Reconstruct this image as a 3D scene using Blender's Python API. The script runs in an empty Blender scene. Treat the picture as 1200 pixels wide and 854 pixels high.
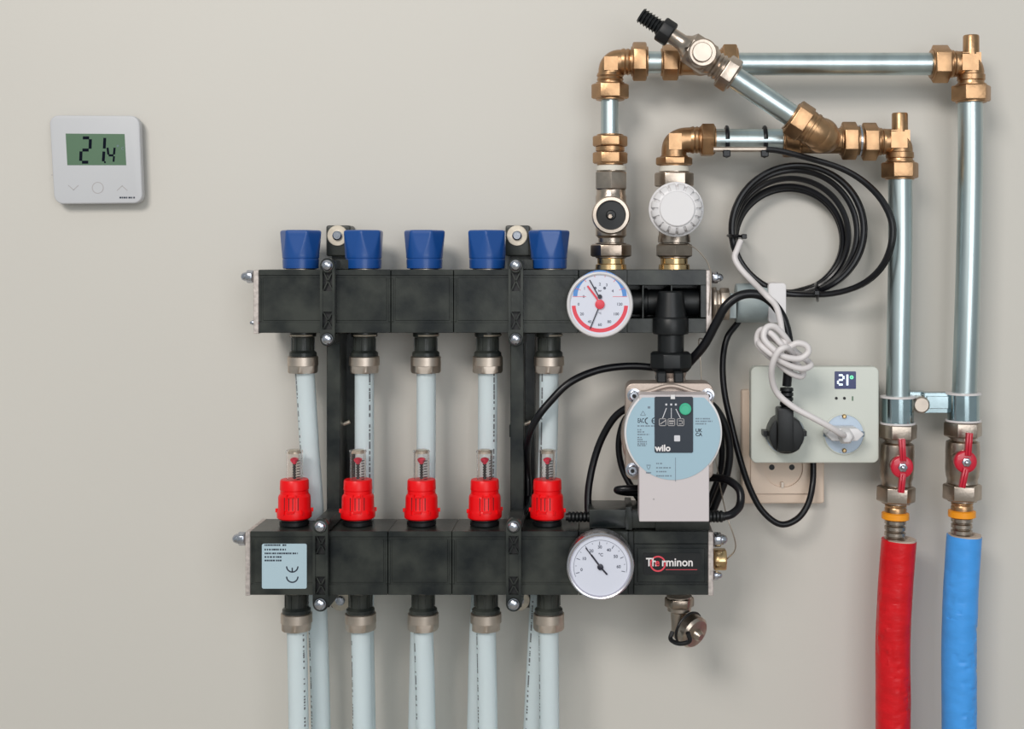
import bpy, bmesh, math, random
from mathutils import Vector, Matrix, noise
random.seed(7)
PI = math.pi
SC = bpy.context.scene
COL = SC.collection

# ------------------------------------------------------------------ camera, world, lights, exposure
CAM_D, CAM_Z, FPX, VX, VY = 1.10, 0.95, 1526.0, 700.0, 305.0     # metres from wall, height, focal length in px of 1200, vanishing point
cd = bpy.data.cameras.new('camera'); cam = bpy.data.objects.new('camera', cd); COL.objects.link(cam)
cam.location = (0, -CAM_D, CAM_Z); cam.rotation_euler = (PI/2, 0, 0)
cd.sensor_width = 36; cd.lens = FPX*36/1200
cd.shift_x = (600-VX)/1200; cd.shift_y = -(427-VY)/1200
cd.clip_start = 0.01; cd.clip_end = 20
SC.camera = cam
w = bpy.data.worlds.new('world'); SC.world = w; w.use_nodes = True
w.node_tree.nodes['Background'].inputs[0].default_value = (0.82, 0.90, 0.92, 1)
w.node_tree.nodes['Background'].inputs[1].default_value = 0.40

def area(name, loc, target, sx, sy, power, col):
    l = bpy.data.lights.new(name, 'AREA'); l.shape = 'RECTANGLE'; l.size = sx; l.size_y = sy
    l.energy = power; l.color = col
    o = bpy.data.objects.new(name, l); COL.objects.link(o); o.location = loc
    o.rotation_euler = (Vector(target)-Vector(loc)).to_track_quat('-Z', 'Y').to_euler()
    return o
area('ceiling_lamp', (-0.75, -2.1, 2.05), (0.0, 0, 0.95), 0.8, 0.6, 31, (1.0, 0.95, 0.90))
area('window_light', (0.65, -2.4, 1.25), (0, 0, 0.9), 1.3, 1.3, 17, (0.96, 0.98, 1.0))
SC.view_settings.view_transform = 'Standard'; SC.view_settings.look = 'None'
SC.view_settings.exposure = 0.0; SC.view_settings.gamma = 1; SC.view_settings.use_curve_mapping = False

# ------------------------------------------------------------------ measuring: photograph position + distance from wall -> metres
def W(px, py, d):
    s = (CAM_D-d)/FPX
    return Vector(((px-VX)*s, -d, CAM_Z+(VY-py)*s))
def S(px, d): return px*(CAM_D-d)/FPX

# ------------------------------------------------------------------ materials
MATS = {}
def mat(name, col, rough=.5, metal=0., var=0., vscale=40., bump=0., bscale=400., spec=.5, trans=0., alpha=1., emit=0., coat=0., stretch=None, col2=None, sss=0.):
    m = bpy.data.materials.new(name); m.use_nodes = True; nt = m.node_tree; N = nt.nodes; L = nt.links
    b = N['Principled BSDF']; I = b.inputs
    I['Base Color'].default_value = (*col, 1); I['Roughness'].default_value = rough; I['Metallic'].default_value = metal
    I['Specular IOR Level'].default_value = spec; I['Transmission Weight'].default_value = trans; I['Alpha'].default_value = alpha
    I['Coat Weight'].default_value = coat
    if sss: I['Subsurface Weight'].default_value = sss; I['Subsurface Scale'].default_value = .004
    if emit: I['Emission Color'].default_value = (*col, 1); I['Emission Strength'].default_value = emit
    tc = N.new('ShaderNodeTexCoord'); mp = N.new('ShaderNodeMapping'); L.new(tc.outputs['Object'], mp.inputs[0])
    if stretch: mp.inputs['Scale'].default_value = stretch
    if var or col2:
        n = N.new('ShaderNodeTexNoise'); n.inputs['Scale'].default_value = vscale; n.inputs['Detail'].default_value = 4
        L.new(mp.outputs[0], n.inputs[0])
        r = N.new('ShaderNodeValToRGB'); r.color_ramp.elements[0].position = .35; r.color_ramp.elements[1].position = .65
        c2 = col2 or tuple(min(1, c*(1+var)) for c in col)
        r.color_ramp.elements[0].color = (*[c*(1-var) for c in col], 1); r.color_ramp.elements[1].color = (*c2, 1)
        L.new(n.outputs[0], r.inputs[0]); L.new(r.outputs[0], I['Base Color'])
    if bump:
        n = N.new('ShaderNodeTexNoise'); n.inputs['Scale'].default_value = bscale; n.inputs['Detail'].default_value = 3
        L.new(mp.outputs[0], n.inputs[0])
        bp = N.new('ShaderNodeBump'); bp.inputs['Strength'].default_value = bump; bp.inputs['Distance'].default_value = .001
        L.new(n.outputs[0], bp.inputs['Height']); L.new(bp.outputs[0], I['Normal'])
    MATS[name] = m; return m
mat('wall_paint', (.60, .575, .53), .55, bump=.05, bscale=260, var=.012, vscale=3)
mat('floor_screed', (.36, .33, .29), .6, bump=.2, bscale=60, var=.1, vscale=8)
mat('brass', (.47, .285, .155), .34, 1, var=.12, vscale=90, bump=.12, bscale=350)
mat('brass_light', (.66, .47, .25), .25, 1, var=.1, vscale=90)
mat('nickel', (.45, .38, .32), .30, 1, var=.10, vscale=120, bump=.10, bscale=500)
mat('nickel_dark', (.33, .27, .22), .28, 1, var=.10, vscale=120, bump=.10, bscale=500)
mat('nickel_satin', (.58, .50, .43), .42, 1, var=.06, vscale=120)
mat('galvanised', (.52, .60, .61), .33, 1, var=.10, vscale=60, bump=.04, bscale=200, stretch=(1, 1, .15))
mat('steel_clamp', (.42, .52, .55), .16, 1, var=.08, vscale=60)
mat('steel_bright', (.52, .54, .60), .24, 1)
mat('chrome_satin', (.66, .64, .68), .27, 1)
mat('zinc_plate', (.56, .50, .47), .45, .6, var=.2, vscale=300)
mat('washer', (.62, .55, .45), .4, .6, var=.1, vscale=200)
mat('black_plastic', (.009, .014, .016), .30, spec=.42, var=.5, vscale=34, col2=(.040, .044, .038), bump=.10, bscale=220)
mat('black_matte', (.006, .007, .008), .40, spec=.4, var=.2, vscale=80)
mat('black_cable', (.005, .005, .007), .30, spec=.35)
mat('gasket_black', (.006, .006, .007), .5)
mat('red_plastic', (.84, .003, .006), .34, spec=.3)
mat('red_handle', (.55, .006, .030), .28, coat=.3)
mat('red_marker', (.75, .01, .06), .4)
mat('blue_plastic', (.008, .070, .285), .33, coat=.1)
mat('orange_plastic', (.90, .33, .012), .35)
mat('white_plastic', (.72, .70, .71), .35)
mat('white_cable', (.70, .66, .66), .4)
mat('pump_white', (.60, .55, .56), .38)
mat('thermostat_white', (.53, .535, .555), .4)
mat('socket_green_white', (.60, .625, .57), .35)
mat('socket_recess', (.50, .60, .72), .35)
mat('socket_beige', (.72, .58, .47), .4)
mat('ptfe', (.70, .66, .58), .6, bump=.3, bscale=900)
mat('pex', (.76, .85, .88), .35, trans=.32, spec=.35)
MATS['pex'].node_tree.nodes['Principled BSDF'].inputs['IOR'].default_value = 1.12
mat('pex_mark', (.16, .17, .18), .6)
mat('clear_plastic', (.97, .93, .91), .03, trans=.98, spec=.5)
MATS['clear_plastic'].node_tree.nodes['Principled BSDF'].inputs['IOR'].default_value = 1.18
mat('dial_white', (.66, .68, .78), .35)
mat('dial_blue', (.09, .26, .62), .5)
mat('dial_red', (.72, .06, .09), .5)
mat('dial_black', (.015, .015, .03), .4)
mat('dial_text', (.10, .11, .15), .5)
mat('lcd_green', (.095, .175, .105), .3)
mat('lcd_ink', (.002, .004, .012), .7, spec=.1)
mat('label_blue', (.42, .55, .62), .4)
mat('pump_label', (.34, .49, .58), .35)
mat('pump_panel', (.026, .034, .048), .35, spec=.35)
mat('pump_cast', (.42, .345, .30), .42, .55, bump=.15, bscale=500)
mat('print_grey', (.17, .22, .27), .6)
mat('print_dark', (.02, .03, .05), .6)
mat('print_light', (.62, .62, .66), .5)
mat('print_white', (.80, .76, .76), .5)
mat('green_button', (.05, .45, .27), .35)
mat('screen_dark', (.02, .03, .13), .2)
mat('screen_glow', (.75, .88, 1.0), .4, emit=.9)
mat('screen_glow_green', (.15, .9, .4), .4, emit=.8)
mat('foil_red', (.64, .006, .012), .36, spec=.35, bump=.8, bscale=70, var=.08, vscale=60, stretch=(1, 1, 2.2))
mat('foil_blue', (.065, .34, .84), .38, spec=.35, bump=.6, bscale=60, var=.05, vscale=60, stretch=(1, 1, 2.2))
mat('foam', (.55, .45, .38), .8)
mat('grey_plastic', (.36, .42, .43), .4)
mat('grey_button', (.40, .38, .38), .5)
mat('copper_wire', (.42, .36, .30), .4, .7)

# ------------------------------------------------------------------ geometry collector
def basis(a):
    a = a.normalized()
    if abs(a.y) > .9: u = Vector((1, 0, 0))
    else: u = Vector((0, -1, 0))
    u = (u - a*u.dot(a)).normalized(); v = a.cross(u)
    return a, u, v
class G:
    def __init__(s): s.bm = bmesh.new()
    def lathe(s, o, a, prof, n=28, phase=0., cap=True, rf=None):
        a, u, v = basis(a); rings = []
        for t, r in prof:
            ring = []
            for i in range(n):
                th = phase+2*PI*i/n; rr = rf(t, r, th) if rf else r
                ring.append(s.bm.verts.new(o + a*t + (u*math.cos(th)+v*math.sin(th))*rr))
            rings.append(ring)
        for p, q in zip(rings, rings[1:]):
            for i in range(n): s.bm.faces.new((p[i], p[(i+1) % n], q[(i+1) % n], q[i]))
        if cap:
            s.bm.faces.new(list(reversed(rings[0]))); s.bm.faces.new(rings[-1])
        return s
    def box(s, c, sz, rot=None):
        vs = []
        R = rot or Matrix.Identity(3)
        for x in (-.5, .5):
            for y in (-.5, .5):
                for z in (-.5, .5): vs.append(s.bm.verts.new(Vector(c)+R @ Vector((x*sz[0], y*sz[1], z*sz[2]))))
        for f in ((0, 1, 3, 2), (4, 6, 7, 5), (0, 4, 5, 1), (2, 3, 7, 6), (0, 2, 6, 4), (1, 5, 7, 3)):
            s.bm.faces.new([vs[i] for i in f])
        return s
    def pbox(s, x0, y0, x1, y1, df, db):
        """box whose FRONT face (distance df from wall) spans the measured rectangle, back at db"""
        a = W(x0, y0, df); b = W(x1, y1, df)
        return s.box(((a.x+b.x)/2, -(df+db)/2, (a.z+b.z)/2), (abs(b.x-a.x), abs(df-db), abs(a.z-b.z)))
    def prism(s, pts, df, db, hole=None):
        """outline in world x,z; extruded between distances"""
        f = [s.bm.verts.new((p[0], -df, p[1])) for p in pts]; b = [s.bm.verts.new((p[0], -db, p[1])) for p in pts]
        n = len(pts)
        for i in range(n): s.bm.faces.new((f[i], f[(i+1) % n], b[(i+1) % n], b[i]))
        if hole:
            hf = [s.bm.verts.new((p[0], -df, p[1])) for p in hole]; hb = [s.bm.verts.new((p[0], -db, p[1])) for p in hole]
            m = len(hole)
            for i in range(n):
                s.bm.faces.new((f[i], hf[i], hf[(i+1) % n], f[(i+1) % n])); s.bm.faces.new((b[i], b[(i+1) % n], hb[(i+1) % n], hb[i]))
                s.bm.faces.new((hf[i], hb[i], hb[(i+1) % n], hf[(i+1) % n]))
        else:
            s.bm.faces.new(f); s.bm.faces.new(list(reversed(b)))
        return s
    def tube(s, pts, r, n=14, res=8, caps=True, rf=None, smooth=True):
        P = spline(pts, res) if smooth else [Vector(p) for p in pts]
        T = [(P[min(i+1, len(P)-1)]-P[max(i-1, 0)]).normalized() for i in range(len(P))]
        u = T[0].orthogonal().normalized(); rings = []
        for i, p in enumerate(P):
            t = T[i]; u = (u - t*u.dot(t)).normalized(); v = t.cross(u)
            rr = r(i/(len(P)-1)) if callable(r) else r
            ring = []
            for k in range(n):
                th = 2*PI*k/n; dv = u*math.cos(th)+v*math.sin(th)
                ring.append(s.bm.verts.new(p + dv*(rr*(rf(p, dv) if rf else 1))))
            rings.append(ring)
        for a, b in zip(rings, rings[1:]):
            for k in range(n): s.bm.faces.new((a[k], a[(k+1) % n], b[(k+1) % n], b[k]))
        if caps: s.bm.faces.new(list(reversed(rings[0]))); s.bm.faces.new(rings[-1])
        return s
    def ball(s, c, r, sc=(1, 1, 1), n=16):
        m = bmesh.ops.create_uvsphere(s.bm, u_segments=n, v_segments=n//2+2, radius=r)
        for v in m['verts']: v.co = Vector((v.co.x*sc[0], v.co.y*sc[1], v.co.z*sc[2]))+Vector(c)
        return s
    def bevel(s, off, seg=2, ang=30):
        s.bm.normal_update()
        bmesh.ops.recalc_face_normals(s.bm, faces=s.bm.faces)
        es = [e for e in s.bm.edges if len(e.link_faces) == 2 and e.calc_face_angle(0) > math.radians(ang)]
        bmesh.ops.bevel(s.bm, geom=es, offset=off, segments=seg, profile=.6, affect='EDGES', clamp_overlap=True)
        return s
def spline(pts, res):
    pts = [Vector(p) for p in pts]
    if len(pts) < 3: return [pts[0].lerp(pts[-1], i/res) for i in range(res+1)]
    out = []
    for i in range(len(pts)-1):
        p0 = pts[i-1] if i else pts[0]*2-pts[1]; p1, p2 = pts[i], pts[i+1]
        p3 = pts[i+2] if i+2 < len(pts) else pts[-1]*2-pts[-2]
        for k in range(res):
            t = k/res
            out.append(.5*((2*p1)+(p2-p0)*t+(2*p0-5*p1+4*p2-p3)*t*t+(3*p1-p0-3*p2+p3)*t**3))
    out.append(pts[-1]); return out
def rrect(cx, cz, w_, h_, r, n=5):
    out = []
    for (sx, sz, a0) in ((1, 1, 0), (-1, 1, 90), (-1, -1, 180), (1, -1, 270)):
        for i in range(n+1):
            a = math.radians(a0+90*i/n)
            out.append((cx+sx*(w_/2-r)+r*math.cos(a), cz+sz*(h_/2-r)+r*math.sin(a)))
    return out
def prr(x0, y0, x1, y1, d, r):
    a = W(x0, y0, d); b = W(x1, y1, d)
    return rrect((a.x+b.x)/2, (a.z+b.z)/2, abs(b.x-a.x), abs(a.z-b.z), S(r, d))

def org(p):
    v = Vector((0, 0, 0)); q = p
    while q: v = v + q.location; q = q.parent
    return v
def obj(name, g, m, parent=None, flat=False, local=False):
    """link as one mesh object; geometry is given in world metres unless local"""
    bm = g.bm
    bmesh.ops.recalc_face_normals(bm, faces=bm.faces)
    if parent and not local: bmesh.ops.translate(bm, verts=bm.verts, vec=-org(parent))
    me = bpy.data.meshes.new(name)
    if not parent:
        lo = Vector([min(v.co[i] for v in bm.verts) for i in range(3)]); hi = Vector([max(v.co[i] for v in bm.verts) for i in range(3)])
        c = (lo+hi)/2
        bmesh.ops.translate(bm, verts=bm.verts, vec=-c)
    bm.to_mesh(me); bm.free()
    for p in me.polygons: p.use_smooth = not flat
    if not flat: me.set_sharp_from_angle(angle=math.radians(32))
    me.materials.append(MATS[m])
    o = bpy.data.objects.new(name, me); COL.objects.link(o)
    if parent: o.parent = parent
    else: o.location = c
    return o
def tag(o, label, cat, group=None):
    o['label'] = label; o['category'] = cat
    if group: o['group'] = group
    return o
def thing(name, label, cat, loc, group=None):
    o = bpy.data.objects.new(name, None); COL.objects.link(o); o.location = loc; o.empty_display_size = .01
    return tag(o, label, cat, group)
def dup(root, loc, rotz=0., label=None):
    def cp(o, par):
        c = o.copy(); COL.objects.link(c); c.parent = par
        for ch in KIDS.get(o.name, ()): cp(ch, c)
        return c
    KIDS.clear()
    for o in COL.objects:
        if o.parent: KIDS.setdefault(o.parent.name, []).append(o)
    r = cp(root, None); r.location = loc; r.rotation_euler = (0, 0, rotz)
    if label: r['label'] = label
    return r
KIDS = {}
def text(name, s, px, py, d, size, m, parent, rot=0., thick=0., align='LEFT', sx=1., extr=.00006, right=False):
    c = bpy.data.curves.new(name, 'FONT'); c.body = s; c.size = S(size, d); c.extrude = extr; c.offset = S(thick, d)
    c.align_x = align; c.align_y = 'CENTER'; c.resolution_u = 3
    t = bpy.data.objects.new(name+'_tmp', c)
    me = bpy.data.meshes.new_from_object(t); bpy.data.objects.remove(t)
    M = Matrix.Rotation(PI/2, 4, 'X') @ Matrix.Rotation(rot, 4, 'Z') @ Matrix.Diagonal((sx, 1, 1, 1))
    me.transform(M); me.transform(Matrix.Translation(W(px, py, d)-org(parent)))
    me.materials.clear(); me.materials.append(MATS[m]); me.name = name
    o = bpy.data.objects.new(name, me); COL.objects.link(o); o.parent = parent
    return o
def pxrect(g, x0, y0, x1, y1, d, t=.00008): return g.pbox(x0, y0, x1, y1, d+t, d-.00002)
def stroke(g, a, b, wd, d, t=.00008):
    A = W(a[0], a[1], d); B = W(b[0], b[1], d); v = (B-A); L = v.length; an = math.atan2(v.z, v.x)
    g.box((A+B)/2 + Vector((0, -t/2, 0)), (L, t, S(wd, d)), Matrix.Rotation(-an, 3, 'Y')); return g
def arcband(g, c, r0, r1, a0, a1, d, t=.00008, n=28):
    """flat band in the dial plane, angles in degrees, 0 = right, counter-clockwise"""
    bm = g.bm; C = W(c[0], c[1], d); R0, R1 = S(r0, d), S(r1, d); rows = []
    for i in range(n+1):
        a = math.radians(a0+(a1-a0)*i/n); cs, sn = math.cos(a), math.sin(a)
        rows.append([bm.verts.new(C+Vector((R*cs, -tt, R*sn))) for R, tt in ((R0, t), (R1, t), (R1, -.00002), (R0, -.00002))])
    full = abs(a1-a0) >= 359.9
    for p, q in zip(rows, rows[1:]):
        for k in range(4): bm.faces.new((p[k], p[(k+1) % 4], q[(k+1) % 4], q[k]))
    if not full: bm.faces.new(rows[0]); bm.faces.new(list(reversed(rows[-1])))
    return g
def micro(g, x0, y, x1, d, h=2.2, seed=0, t=.00008):
    """small print too fine to read: a broken line of tiny marks"""
    rnd = random.Random(seed); x = x0
    while x < x1:
        wd = rnd.uniform(1.2, 2.6); pxrect(g, x, y-h/2, min(x+wd, x1), y+h/2, d, t); x += wd+rnd.choice((.5, .5, 1.2))
    return g
PX = lambda g, A, B, d, prof, **k: g.lathe(W(A[0], A[1], d), W(B[0], B[1], d)-W(A[0], A[1], d), [(S(t, d), S(r, d)) for t, r in prof], **k)
def hexp(L, R, ch=2.): return [(0, R*.90), (ch*.7, R), (L-ch*.7, R), (L, R*.90)]
def facing(g, c, prof, dref, **k):
    """lathe about the axis that points at the room: prof = (distance from wall, radius px)"""
    o = W(c[0], c[1], dref); o.y = 0
    return g.lathe(o, Vector((0, -1, 0)), [(t, S(r, dref)) for t, r in prof], **k)

# ------------------------------------------------------------------ setting
def struct(name, g, m):
    o = obj(name, g, m, flat=True); o['kind'] = 'structure'; return o
struct('wall_back', G().box((0, .05, 1.3), (4.0, .1, 2.6)), 'wall_paint')
struct('floor', G().box((0, -1.2, -.05), (4.0, 2.6, .1)), 'floor_screed')

# ------------------------------------------------------------------ pipes and cables (single meshes)
def pipe(name, pts, r, m, label, cat, group=None, n=20, res=8):
    """pts = (px, py, d); r in px at first d"""
    P = [W(*p) for p in pts]
    return tag(obj(name, G().tube(P, S(r, pts[0][2]), n=n, res=res), m), label, cat, group)

# ------------------------------------------------------------------ manifolds
U_F, U_B, L_F, L_B = .065, .015, .091, .041
def manifold(name, label, loc, xs, y0, y1, df, db, plates, screws_left, blockx):
    t = thing(name, label, 'manifold', loc)
    for a, b in zip(xs, xs[1:]):
        g = G(); g.pbox(a+.25, y0, b-.25, y1, df-.0012, db)
        # raised bands that leave shallow recesses between the mouldings
        g.pbox(a+.4, y0, b-.4, y0+6.5, df, df-.004); g.pbox(a+.4, y1-12, b-.4, y1, df, df-.004)
        g.pbox(a+.4, y0+10, a+3, y1-13, df-.0004, df-.004); g.pbox(b-3, y0+10, b-.4, y1-13, df-.0004, df-.004)
        g.pbox(a+5, y0+9, b-5, y1-14.5, df-.0006, df-.004)
        g.bevel(.0003, 1)
        obj('manifold_section', g, 'black_plastic', t)
    for a, b in plates:
        obj('end_plate', G().pbox(a, y0+.5, b, y1+1, df+.0008, db-.0012).bevel(.0004, 1), 'zinc_plate', t)
    for (x, y, dd, sgn, sz) in screws_left:
        g = G(); o = W(x, y, dd); L = Vector((sgn, 0, 0)); k = S(sz, dd)
        g.lathe(o, L, [(0, k*1.0), (k*.1, k*1.1), (k*1.0, k*1.1), (k*1.15, k*.95)], n=6, phase=PI/6).bevel(.0003, 1)
        g.lathe(o+L*k*1.1, L, [(0, k*.78), (k*.35, k*.74), (k*.75, k*.55), (k*.95, k*.25), (k*1.0, .0001)], n=20)
        obj('cap_nut', g, 'steel_bright', t)
    return t
up = manifold('manifold', 'upper black plastic heating manifold under the row of blue caps', W(566, 390, .04),
    [303, 384.5, 458, 531.5, 605, 678], 316, 390, U_F, U_B, [(297, 303), (827.5, 834)],
    [(297, 324, .05, -1, 7), (298, 378, .05, -1, 2.6), (834, 325, .05, 1, 6.5)], None)
# pump block of the upper manifold, with a framed opening
g = G()
g.pbox(678.4, 316, 735, 390, U_F, U_B); g.pbox(735, 316, 827.5, 334, U_F, U_B); g.pbox(821, 334, 827.5, 372, U_F, U_B)
g.pbox(735, 373, 827.5, 390, U_F, U_B); g.pbox(735, 334, 821, 373, .030, U_B); g.pbox(752.5, 334, 754.5, 373, U_F-.001, .03)
g.pbox(786, 334, 788, 342, U_F, .03)
obj('pump_block', g.bevel(.0003, 1), 'black_plastic', up)
g = G(); PX(g, (738, 354), (820, 354), .046, [(0, 14.5), (14, 14.5), (15, 16.5), (20, 16.5), (21, 15), (40, 15), (41, 17.5), (47, 17.5), (48, 16.5), (80, 16.5)])
obj('valve_chamber', g, 'black_matte', up)
g = G(); PX(g, (786, 341), (786, 436), .068, [(0, 13.5), (1.5, 15), (30, 18.5), (31, 20), (33, 21), (48, 21), (50, 20.5), (51, 15.5), (73, 15.5)])
obj('pump_neck', g, 'black_matte', up)
g = G(); PX(g, (786, 412), (786, 436), .068, [(0, 22.5), (2.5, 25.5), (18, 25.5), (23, 21)], n=8, phase=PI/8).bevel(.0006, 2)
obj('union_nut', g, 'black_matte', up)

lo = manifold('manifold', 'lower black plastic heating manifold carrying the red flow meters and rating label', W(566, 697, .066),
    [293, 381.5, 454.5, 529.5, 604, 678], 622.5, 697, L_F, L_B, [(287.5, 293), (830, 836)],
    [(288, 631, .072, -1, 7.5), (836, 632, .072, 1, 8), (836, 674, .075, 1, 5)], None)
g = G(); g.pbox(678.4, 622.5, 736, 697, L_F, L_B); g.pbox(736, 622.5, 743, 697, L_F-.004, L_B); g.pbox(743, 622.5, 830, 637, L_F, L_B); g.pbox(743, 685, 830, 697, L_F, L_B)
g.pbox(743, 637, 830, 685, L_F-.0022, L_B); g.pbox(747, 642, 826, 682, L_F-.0008, L_F-.006)
obj('pump_block', g.bevel(.0003, 1), 'black_plastic', lo)
g = G(); g.prism(prr(754, 648, 821, 673, L_F, 2), L_F+.0002, L_F-.003); obj('logo_panel', g, 'black_matte', lo)
d = L_F+.00022
g = G(); arcband(g, (771, 660.5), 7.6, 9.4, 0, 360, d, .00006)
stroke(g, (780, 667.3), (817, 667.3), .6, d)
obj('logo_swirl', g, 'dial_red', lo)
text('logo_lettering', 'Th', 757, 659, d+.0002, 13.6, 'print_white', lo, thick=.25, sx=.85)
text('logo_lettering', 'e', 767.6, 659.3, d+.0003, 12.5, 'dial_red', lo, thick=.2, sx=.9)
text('logo_lettering', 'rminon', 775.2, 659, d+.0002, 13.6, 'print_white', lo, thick=.25, sx=.93)
g = G(); PX(g, (836, 655), (852, 655), .066, hexp(15, 13.5), n=6, phase=0).bevel(.0003, 1); obj('brass_plug', g, 'brass_light', lo)
# rating label
g = G(); g.prism(prr(307, 637, 359.5, 689.5, L_F, 2), L_F+.00025, L_F-.0008)
lab = obj('rating_label', g, 'label_blue', lo)
d = L_F+.0003
g = G(); micro(g, 310, 638.6, 329, d, 1.8, 1); micro(g, 331, 638.6, 335.5, d, 2, 2); micro(g, 310, 643.8, 335, d, 2, 3); micro(g, 310, 648.3, 349, d, 1.9, 4)
micro(g, 310, 652.5, 330, d, 1.9, 5); micro(g, 310, 656.6, 330, d, 1.9, 6)
obj('small_print', g, 'print_dark', lab)
g = G(); arcband(g, (342.5, 663.5), 5.8, 7.4, 180, 360, d); stroke(g, (342.5, 670.5), (342.5, 665), 1.5, d)
arcband(g, (342.5, 675.5), 5.8, 7.4, 180, 360, d); obj('conformity_mark', g, 'print_dark', lab)

# right-hand air vent on the upper manifold
t = thing('air_vent', 'nickel vent valve on right end of upper manifold', 'valve', W(835, 356, .05))
g = G(); PX(g, (834, 356), (862, 356), .046, [(0, 19), (2, 20), (5, 20), (6, 16), (9, 16), (10, 19), (20, 19), (21, 10)], n=8, phase=0).bevel(.0003, 1)
obj('vent_body', g, 'nickel_satin', t)
g = G(); g.pbox(855, 344, 863, 373, .05, .036); g.bevel(.0004, 1); obj('vent_key', g, 'grey_plastic', t)
t = thing('sensor_housing', 'grey cylinder with white end cap beside right end of upper manifold', 'housing', W(890, 355, 0))
g = G(); PX(g, (862, 355), (901, 355), .026, [(0, 22), (1, 23), (37, 23)], n=40); g.bevel(.0002, 1); obj('grey_sleeve', g, 'grey_plastic', t)
g = G(); g.prism(prr(900, 331.5, 921, 378, .040, 4), .042, .0); g.bevel(.0008, 2); obj('end_cap', g, 'white_plastic', t)
g = G(); g.pbox(868, 337, 895, 373, .012, 0); obj('mounting_foot', g, 'grey_plastic', t)

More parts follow.
